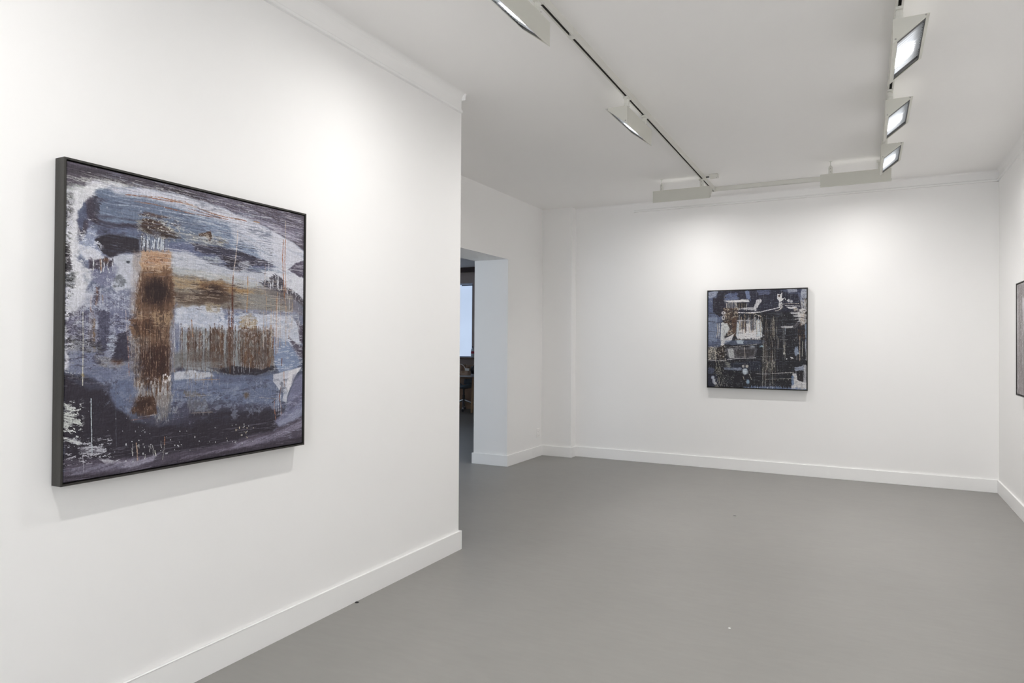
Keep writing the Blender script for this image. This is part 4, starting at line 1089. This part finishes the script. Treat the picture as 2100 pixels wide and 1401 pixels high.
def picture(label, loc, rotz, w, h, depth, img, gap=0.008, lip=0.007):
    """local frame: picture faces +x, its width runs along +y, origin at bottom centre on the wall"""
    root = empty('framed_picture', loc, label, 'picture', None, rotz)
    y0, y1 = -w/2, w/2; xf = gap + depth
    fr = mk('frame', nb(((gap, y0, 0), (xf, y0+lip, h)), ((gap, y1-lip, 0), (xf, y1, h)),
                   ((gap, y0+lip, 0), (xf, y1-lip, lip)), ((gap, y0+lip, h-lip), (xf, y1-lip, h))), M_FRAME, root)
    mk('shadow_gap', nb(((gap+0.004, y0+lip, lip), (xf-0.016, y1-lip, h-lip))), M_GAP, root)
    N = img.shape[0]; g = 0.005
    yy = np.linspace(y0+lip+g, y1-lip-g, N); zz = np.linspace(h-lip-g, lip+g, N)
    Y, Z = np.meshgrid(yy, zz)
    co = np.stack([np.full_like(Y, xf-0.004), Y, Z], -1).reshape(-1, 3)
    idx = np.arange(N*N).reshape(N, N)
    q = np.stack([idx[:-1, :-1], idx[1:, :-1], idx[1:, 1:], idx[:-1, 1:]], -1).reshape(-1, 4)
    # close the panel into a board with a back and edges
    ring = np.concatenate([idx[0, :-1], idx[:-1, -1], idx[-1, :0:-1], idx[:0:-1, 0]])
    nb_ = N*N; back_co = co[ring].copy(); back_co[:, 0] = xf-0.015
    co = np.concatenate([co, back_co]); m_ = len(ring)
    rr = np.arange(m_); side = np.stack([ring, np.roll(ring, -1), nb_+np.roll(rr, -1), nb_+rr], -1)
    nq = len(q) + len(side)
    me = bpy.data.meshes.new('canvas')
    me.vertices.add(len(co)); me.vertices.foreach_set('co', co.astype(np.float32).ravel())
    loops = np.concatenate([q.ravel(), side.ravel(), nb_+rr[::-1]])
    me.loops.add(len(loops)); me.loops.foreach_set('vertex_index', loops.astype(np.int32))
    st = np.concatenate([np.arange(nq)*4, [nq*4]]); me.polygons.add(nq+1)
    me.polygons.foreach_set('loop_start', st.astype(np.int32))
    me.update(calc_edges=True); me.validate()
    ca = me.color_attributes.new('paint', 'FLOAT_COLOR', 'POINT')
    col = np.ones((len(co), 4), np.float32); col[:N*N, :3] = img.reshape(-1, 3); col[N*N:, :3] = 0.02
    ca.data.foreach_set('color', col.ravel())
    me.materials.append(M_ART)
    link(bpy.data.objects.new('canvas', me), root)
    for za in (h-0.16, 0.12): mk('hanging_batten', nb(((0.0005, y0+0.12, za), (gap, y1-0.12, za+0.035))), M_GAP, root)
    return root
M_ART = art_material('oil_paint_on_panel', 0.25)

# left wall faces +x; seen from the room its left edge is the smaller y, so width runs along +y in canvas order
picture('large square abstract painting of slate blue, white and rust brown, dark frame, left wall', (XL, 1.885, 0.905), 0, 1.115, 1.110, 0.052, art1())
picture('smaller dark navy and white abstract painting alone on the back wall, thin black frame', (-1.074, YB, 0.917), -math.pi/2, 1.052, 1.103, 0.047, art2())
picture('grey abstract painting on the right wall, cut by the right edge of the photo', (XR, 6.33, 1.008), math.pi, 0.905, 0.903, 0.045, art3())

# ------------------------------------------------------------------ socket
sk = empty('wall_socket', (XD, 7.70, 0.225), 'small white double wall socket low beside the corner pilaster', 'socket')
mk('socket_plate', nb(((0, -0.042, 0), (0.009, 0.042, 0.120))), M_PLASTIC, sk, bevel=0.003)
for zz in (0.033, 0.087):
    bm = bmesh.new(); lathe(bm, [(0.021, 0.009), (0.020, 0.0125), (0.016, 0.0125), (0.015, 0.0095)], (0, 0, zz), 20, 'X')
    so = mk('socket_ring', bm, M_PLASTIC, sk)
    for dy in (-0.0075, 0.0075):
        bm = bmesh.new(); lathe(bm, [(0.003, 0.0096), (0.003, 0.0102)], (0, dy, zz), 10, 'X')
        mk('pin_hole', bm, M_SOCKDARK, so)

# ------------------------------------------------------------------ specks on the floor
def chip(name, loc, r, m_, label):
    bm = bmesh.new(); bmesh.ops.create_icosphere(bm, subdivisions=2, radius=r)
    rnd = random.Random(int(loc[0]*100))
    for v in bm.verts:
        k = 1 + rnd.uniform(-0.25, 0.25); v.co = Vector((v.co.x*k*1.3, v.co.y*k*0.9, max(v.co.z*k*0.45, -r*0.3)))
    o = mk(name, bm, m_); o.location = (loc[0], loc[1], r*0.3); tag(o, label, 'debris'); return o
chip('wood_splinter', (XL+BT+0.012, 2.872, 0), 0.009, M_BLACK, 'small black chip on the floor at the foot of the left baseboard')
chip('plaster_crumb', (-0.593, 3.483, 0), 0.0045, M_TRIM, 'tiny white crumb on the near grey floor, right of centre')
chip('dark_crumb', (-0.949, 5.802, 0), 0.010, M_SOCKDARK, 'small grey crumb lying out on the middle of the grey floor')

# ------------------------------------------------------------------ the office beyond the passage
struct('wall_office_left', nb(((XF-0.25, 3.0, 0), (XF, YF+0.25, H))), M_WALL)
ox0, ox1, oz0, oz1 = -6.6, -4.5, 0.5, 2.7
struct('wall_office_near', nb(((XF, 2.75, 0), (ox0, 3.0, H)), ((ox1, 2.75, 0), (XO, 3.0, H)), ((ox0, 2.75, 0), (ox1, 3.0, oz0)), ((ox0, 2.75, oz1), (ox1, 3.0, H))), M_WALL)
w3 = struct('jamb_fill_window', nb(((ox0, 2.84, oz0), (ox1, 2.86, oz1))), emis('jamb_fill_glow', (0.78, 0.88, 1.0), JAMB_FILL, 0.03))  # unseen glowing pane added to brighten the passage jamb
struct('window_frame', nb(((ox0, 2.87, oz0), (ox1, 2.93, oz0+0.05)), ((ox0, 2.87, oz1-0.05), (ox1, 2.93, oz1)), ((ox0, 2.87, oz0+0.05), (ox0+0.05, 2.93, oz1-0.05)), ((ox1-0.05, 2.87, oz0+0.05), (ox1, 2.93, oz1-0.05))), M_TRIM, w3)  # frame of the added office fill window
M_OWALL = mat('office_beige_paint', (0.50, 0.42, 0.39), 0.8, var=0.02)
wa, wb, wc, wd = -10.4, -7.76, 1.10, 2.755
struct('wall_office_far', nb(((XF, YF, 0), (wa, YF+0.3, H)), ((wb, YF, 0), (XO, YF+0.3, H)), ((wa, YF, 0), (wb, YF+0.3, wc)), ((wa, YF, wd), (wb, YF+0.3, H))), M_OWALL)
M_BLIND = emis('blind_with_daylight', (0.66, 0.79, 1.0), BACK_WIN, 0.10, 1.5)
w2 = struct('window_2', nb(((wa, YF+0.10, wc), (wb, YF+0.12, wd))), M_BLIND)
M_DK = mat('dark_window_metal', (0.10, 0.12, 0.17), 0.4, var=0.05)
M_WFR = mat('pale_window_paint', (0.62, 0.68, 0.80), 0.5, var=0.02)
struct('window_frame', nb(((wb-0.035, YF+0.05, wc), (wb, YF+0.10, wd)), ((wa, YF+0.05, wc), (wa+0.05, YF+0.10, wd)), ((wa, YF+0.05, wc), (wb-0.035, YF+0.10, wc+0.02))), M_DK, w2)
struct('window_head', nb(((wa, YF-0.01, wd-0.03), (wb, YF+0.10, wd))), M_WFR, w2)
struct('window_sill', nb(((wa-0.05, YF-0.22, wc-0.035), (-6.6, YF-0.003, wc))), mat('oak_sill', (0.16, 0.11, 0.085), 0.6, var=0.1, scale=20), None)
bpy.data.objects['window_sill'].name = 'trim_10'
bl = struct('blind_rail', nb(((-8.02, YF-0.03, wd-0.062), (wb+0.02, YF-0.012, wd-0.038))), M_DK, w2)
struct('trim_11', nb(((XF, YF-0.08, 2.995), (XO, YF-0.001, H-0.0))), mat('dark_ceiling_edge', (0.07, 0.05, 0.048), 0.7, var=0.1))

M_OAK = mat('pale_oak', (0.42, 0.27, 0.16), 0.5, var=0.15, scale=14, stretch=(1, 1, 0.1))
M_CARD = mat('brown_cardboard', (0.34, 0.22, 0.15), 0.8, var=0.08, scale=6)
M_CARD2 = mat('pale_cardboard', (0.42, 0.30, 0.23), 0.8, var=0.08, scale=6)
M_TOP = mat('grey_laminate', (0.45, 0.44, 0.48), 0.4, var=0.02)
M_SHELL = mat('slate_plastic_shell', (0.13, 0.17, 0.21), 0.5, var=0.05)
M_CHROME = mat('brushed_chrome', (0.55, 0.58, 0.62), 0.25, metal=0.9, var=0.03)

tb = empty('work_table', (-7.95, 11.6, 0), 'work table with pale wooden legs seen through the passage', 'table')
mk('table_top', nb(((-1.0, -0.35, 0.755), (1.23, 0.33, 0.785))), M_TOP, tb, bevel=0.004)
for sx in (-0.93, 0.87):
    for sy in (-0.28, 0.27):
        bm = bmesh.new(); k = 0.012 if sx > 0 else -0.012
        a = [(-0.022, -0.022), (0.022, -0.022), (0.022, 0.022), (-0.022, 0.022)]
        lo = [bm.verts.new((sx+x*0.85, sy+y*0.85, 0)) for x, y in a]; hi = [bm.verts.new((sx+x+k*3, sy+y, 0.7548)) for x, y in a]
        bm.faces.new(lo[::-1]); bm.faces.new(hi)
        for i in range(4): bm.faces.new((lo[i], lo[(i+1) % 4], hi[(i+1) % 4], hi[i]))
        mk('leg', bm, M_OAK, tb, bevel=0.002)
mk('apron', nb(((-0.90, -0.30, 0.69), (0.84, -0.28, 0.7545)), ((-0.90, 0.26, 0.69), (0.84, 0.28, 0.7545))), M_CARD, tb)

def carton(loc, s, m_, label, rz=0.0):
    r = empty('cardboard_box', loc, label, 'box', 'cardboard boxes in the office', rz)
    mk('carton', nb(((-s[0]/2, -s[1]/2, 0), (s[0]/2, s[1]/2, s[2]))), m_, r, bevel=0.003)
    mk('packing_tape', nb(((-0.03, -s[1]/2-0.001, s[2]*0.55), (0.03, s[1]/2+0.001, s[2]+0.001))), M_CARD, r)
    return r
carton((-7.32, 11.68, 0.7855), (0.32, 0.20, 0.20), M_CARD2, 'brown cardboard box on the table under the wire arc')
carton((-7.10, 11.70, 0.7855), (0.09, 0.12, 0.15), M_CARD, 'small upright brown carton on the table right of the wire arc')
carton((-6.975, 11.42, 0.7855), (0.20, 0.12, 0.085), M_CARD2, 'flat brown carton on the table carrying two white paper rolls')
carton((-7.60, 12.66, 0.0), (1.0, 0.20, 0.44), M_CARD, 'wide low cardboard box on the floor under the office window')
carton((-7.62, 12.66, 0.442), (0.92, 0.18, 0.297), M_CARD2, 'wide cardboard box stacked on the low one under the window')
carton((-7.75, 12.66, 0.741), (0.55, 0.17, 0.20), M_CARD, 'topmost cardboard box of the stack under the office window')

bm = bmesh.new(); arc = [(-7.135+0.145*math.cos(a), 11.50, 0.7925+0.205*math.sin(a)) for a in [math.pi*i/16 for i in range(17)]]
tube(bm, arc, 0.006, 8); tag(mk('wire_arc', bm, M_PLASTIC), 'thin white wire arc standing on the office table', 'wire')
bag = bmesh.new(); bmesh.ops.create_icosphere(bag, subdivisions=3, radius=1)
for v in bag.verts: v.co = Vector((v.co.x*0.070, v.co.y*0.09, v.co.z*0.085 + 0.02*math.sin(v.co.x*5)))
o = mk('black_bag', bag, M_BLACK, smooth=True); o.location = (-6.915, 11.68, 0.7855+0.106); tag(o, 'rounded black bag on the office table by its right end', 'bag')
for i, (x, y, z, rz, lab) in enumerate(((-6.925, 11.42, 0.9070, 0.1, 'upper of the two white paper rolls stacked before the black bag'), (-6.925, 11.42, 0.8828, -0.05, 'lower white paper roll lying on the flat carton before the black bag'))):
    bm = bmesh.new(); lathe(bm, [(0.010, -0.045), (0.012, -0.043), (0.012, 0.043), (0.010, 0.045)], (0, 0, 0), 12, 'X')
    o = mk('paper_roll', bm, M_PLASTIC); o.location = (x, y, z); o.rotation_euler = (0, 0, rz); tag(o, lab, 'paper')
o = mk('paper_stack', nb(((-7.30, 11.28, 0.7855), (-7.09, 11.40, 0.797))), M_PLASTIC); tag(o, 'thin white stack of papers at the front edge of the office table', 'papers')

bt = empty('water_bottle', (-7.68, YF-0.11, wc), 'clear bottle with a red label and dark cap on the office window sill', 'bottle')
bm = bmesh.new(); lathe(bm, [(0.030, 0), (0.034, 0.004), (0.034, 0.15), (0.030, 0.175), (0.015, 0.200), (0.013, 0.222)], (0, 0, 0), 20)
mk('bottle_body', bm, mat('pale_bottle_plastic', (0.72, 0.80, 0.90), 0.2, var=0.02), bt, smooth=True)
bm = bmesh.new(); lathe(bm, [(0.0345, 0.085), (0.0350, 0.087), (0.0350, 0.133), (0.0345, 0.135)], (0, 0, 0), 20)
mk('bottle_label', bm, mat('red_label', (0.42, 0.03, 0.06), 0.5, var=0.05), bt)
bm = bmesh.new(); lathe(bm, [(0.016, 0.2225), (0.016, 0.242), (0.013, 0.244)], (0, 0, 0), 16)
mk('bottle_cap', bm, mat('navy_cap', (0.02, 0.025, 0.06), 0.4, var=0.05), bt)

ch = empty('office_chair', (-7.475, 12.20, 0), 'slate grey shell swivel chair on a metal star base behind the table leg', 'chair')
bm = bmesh.new()   # moulded seat shell: a dished pad with curled up edges
NU, NV = 18, 14; grid = []
for i in range(NU+1):
    u = -1 + 2*i/NU; row = []
    for j in range(NV+1):
        v = -1 + 2*j/NV
        x = 0.26*u*(1-0.12*v*v); y = 0.23*v*(1-0.10*u*u)
        z = 0.50 + 0.07*(abs(u)**2.6) + 0.03*(max(0, -v)**2.5)
        row.append(bm.verts.new((x, y, z)))
    grid.append(row)
for i in range(NU):
    for j in range(NV): bm.faces.new((grid[i][j], grid[i+1][j], grid[i+1][j+1], grid[i][j+1]))
o = mk('seat', bm, M_SHELL, ch, smooth=True); m = o.modifiers.new('solid', 'SOLIDIFY'); m.thickness = 0.035; m.offset = -1
bm = bmesh.new(); grid = []
for i in range(NU+1):
    u = -1 + 2*i/NU; row = []
    for j in range(NV+1):
        v = j/NV
        row.append(bm.verts.new((0.25*u*(1-0.25*v*v), -0.23-0.05*v+0.07*u*u, 0.57+0.30*v)))
    grid.append(row)
for i in range(NU):
    for j in range(NV): bm.faces.new((grid[i][j], grid[i+1][j], grid[i+1][j+1], grid[i][j+1]))
o = mk('backrest', bm, M_SHELL, ch, smooth=True); m = o.modifiers.new('solid', 'SOLIDIFY'); m.thickness = 0.02
o.rotation_euler = (0, 0, math.pi/2)
bm = bmesh.new(); lathe(bm, [(0.014, 0.20), (0.026, 0.205), (0.026, 0.33), (0.018, 0.335), (0.018, 0.455), (0.09, 0.462), (0.09, 0.468)], (0, 0, 0), 18)
mk('gas_post', bm, M_BLACK, ch)
for k in range(4):
    a = math.radians(28 + 90*k); c, s_ = math.cos(a), math.sin(a)
    bm = bmesh.new(); tube(bm, [(0.02*c, 0.02*s_, 0.225), (0.14*c, 0.14*s_, 0.175), (0.29*c, 0.29*s_, 0.085), (0.30*c, 0.30*s_, 0.055)], [0.026, 0.020, 0.014, 0.012], 10)
    lg = mk('leg', bm, M_CHROME, ch)
    bm = bmesh.new(); lathe(bm, [(0.020, -0.012), (0.026, -0.010), (0.026, 0.010), (0.020, 0.012)], (0.30*c, 0.30*s_, 0.026), 16, 'Y')
    mk('caster', bm, M_BLACK, lg)
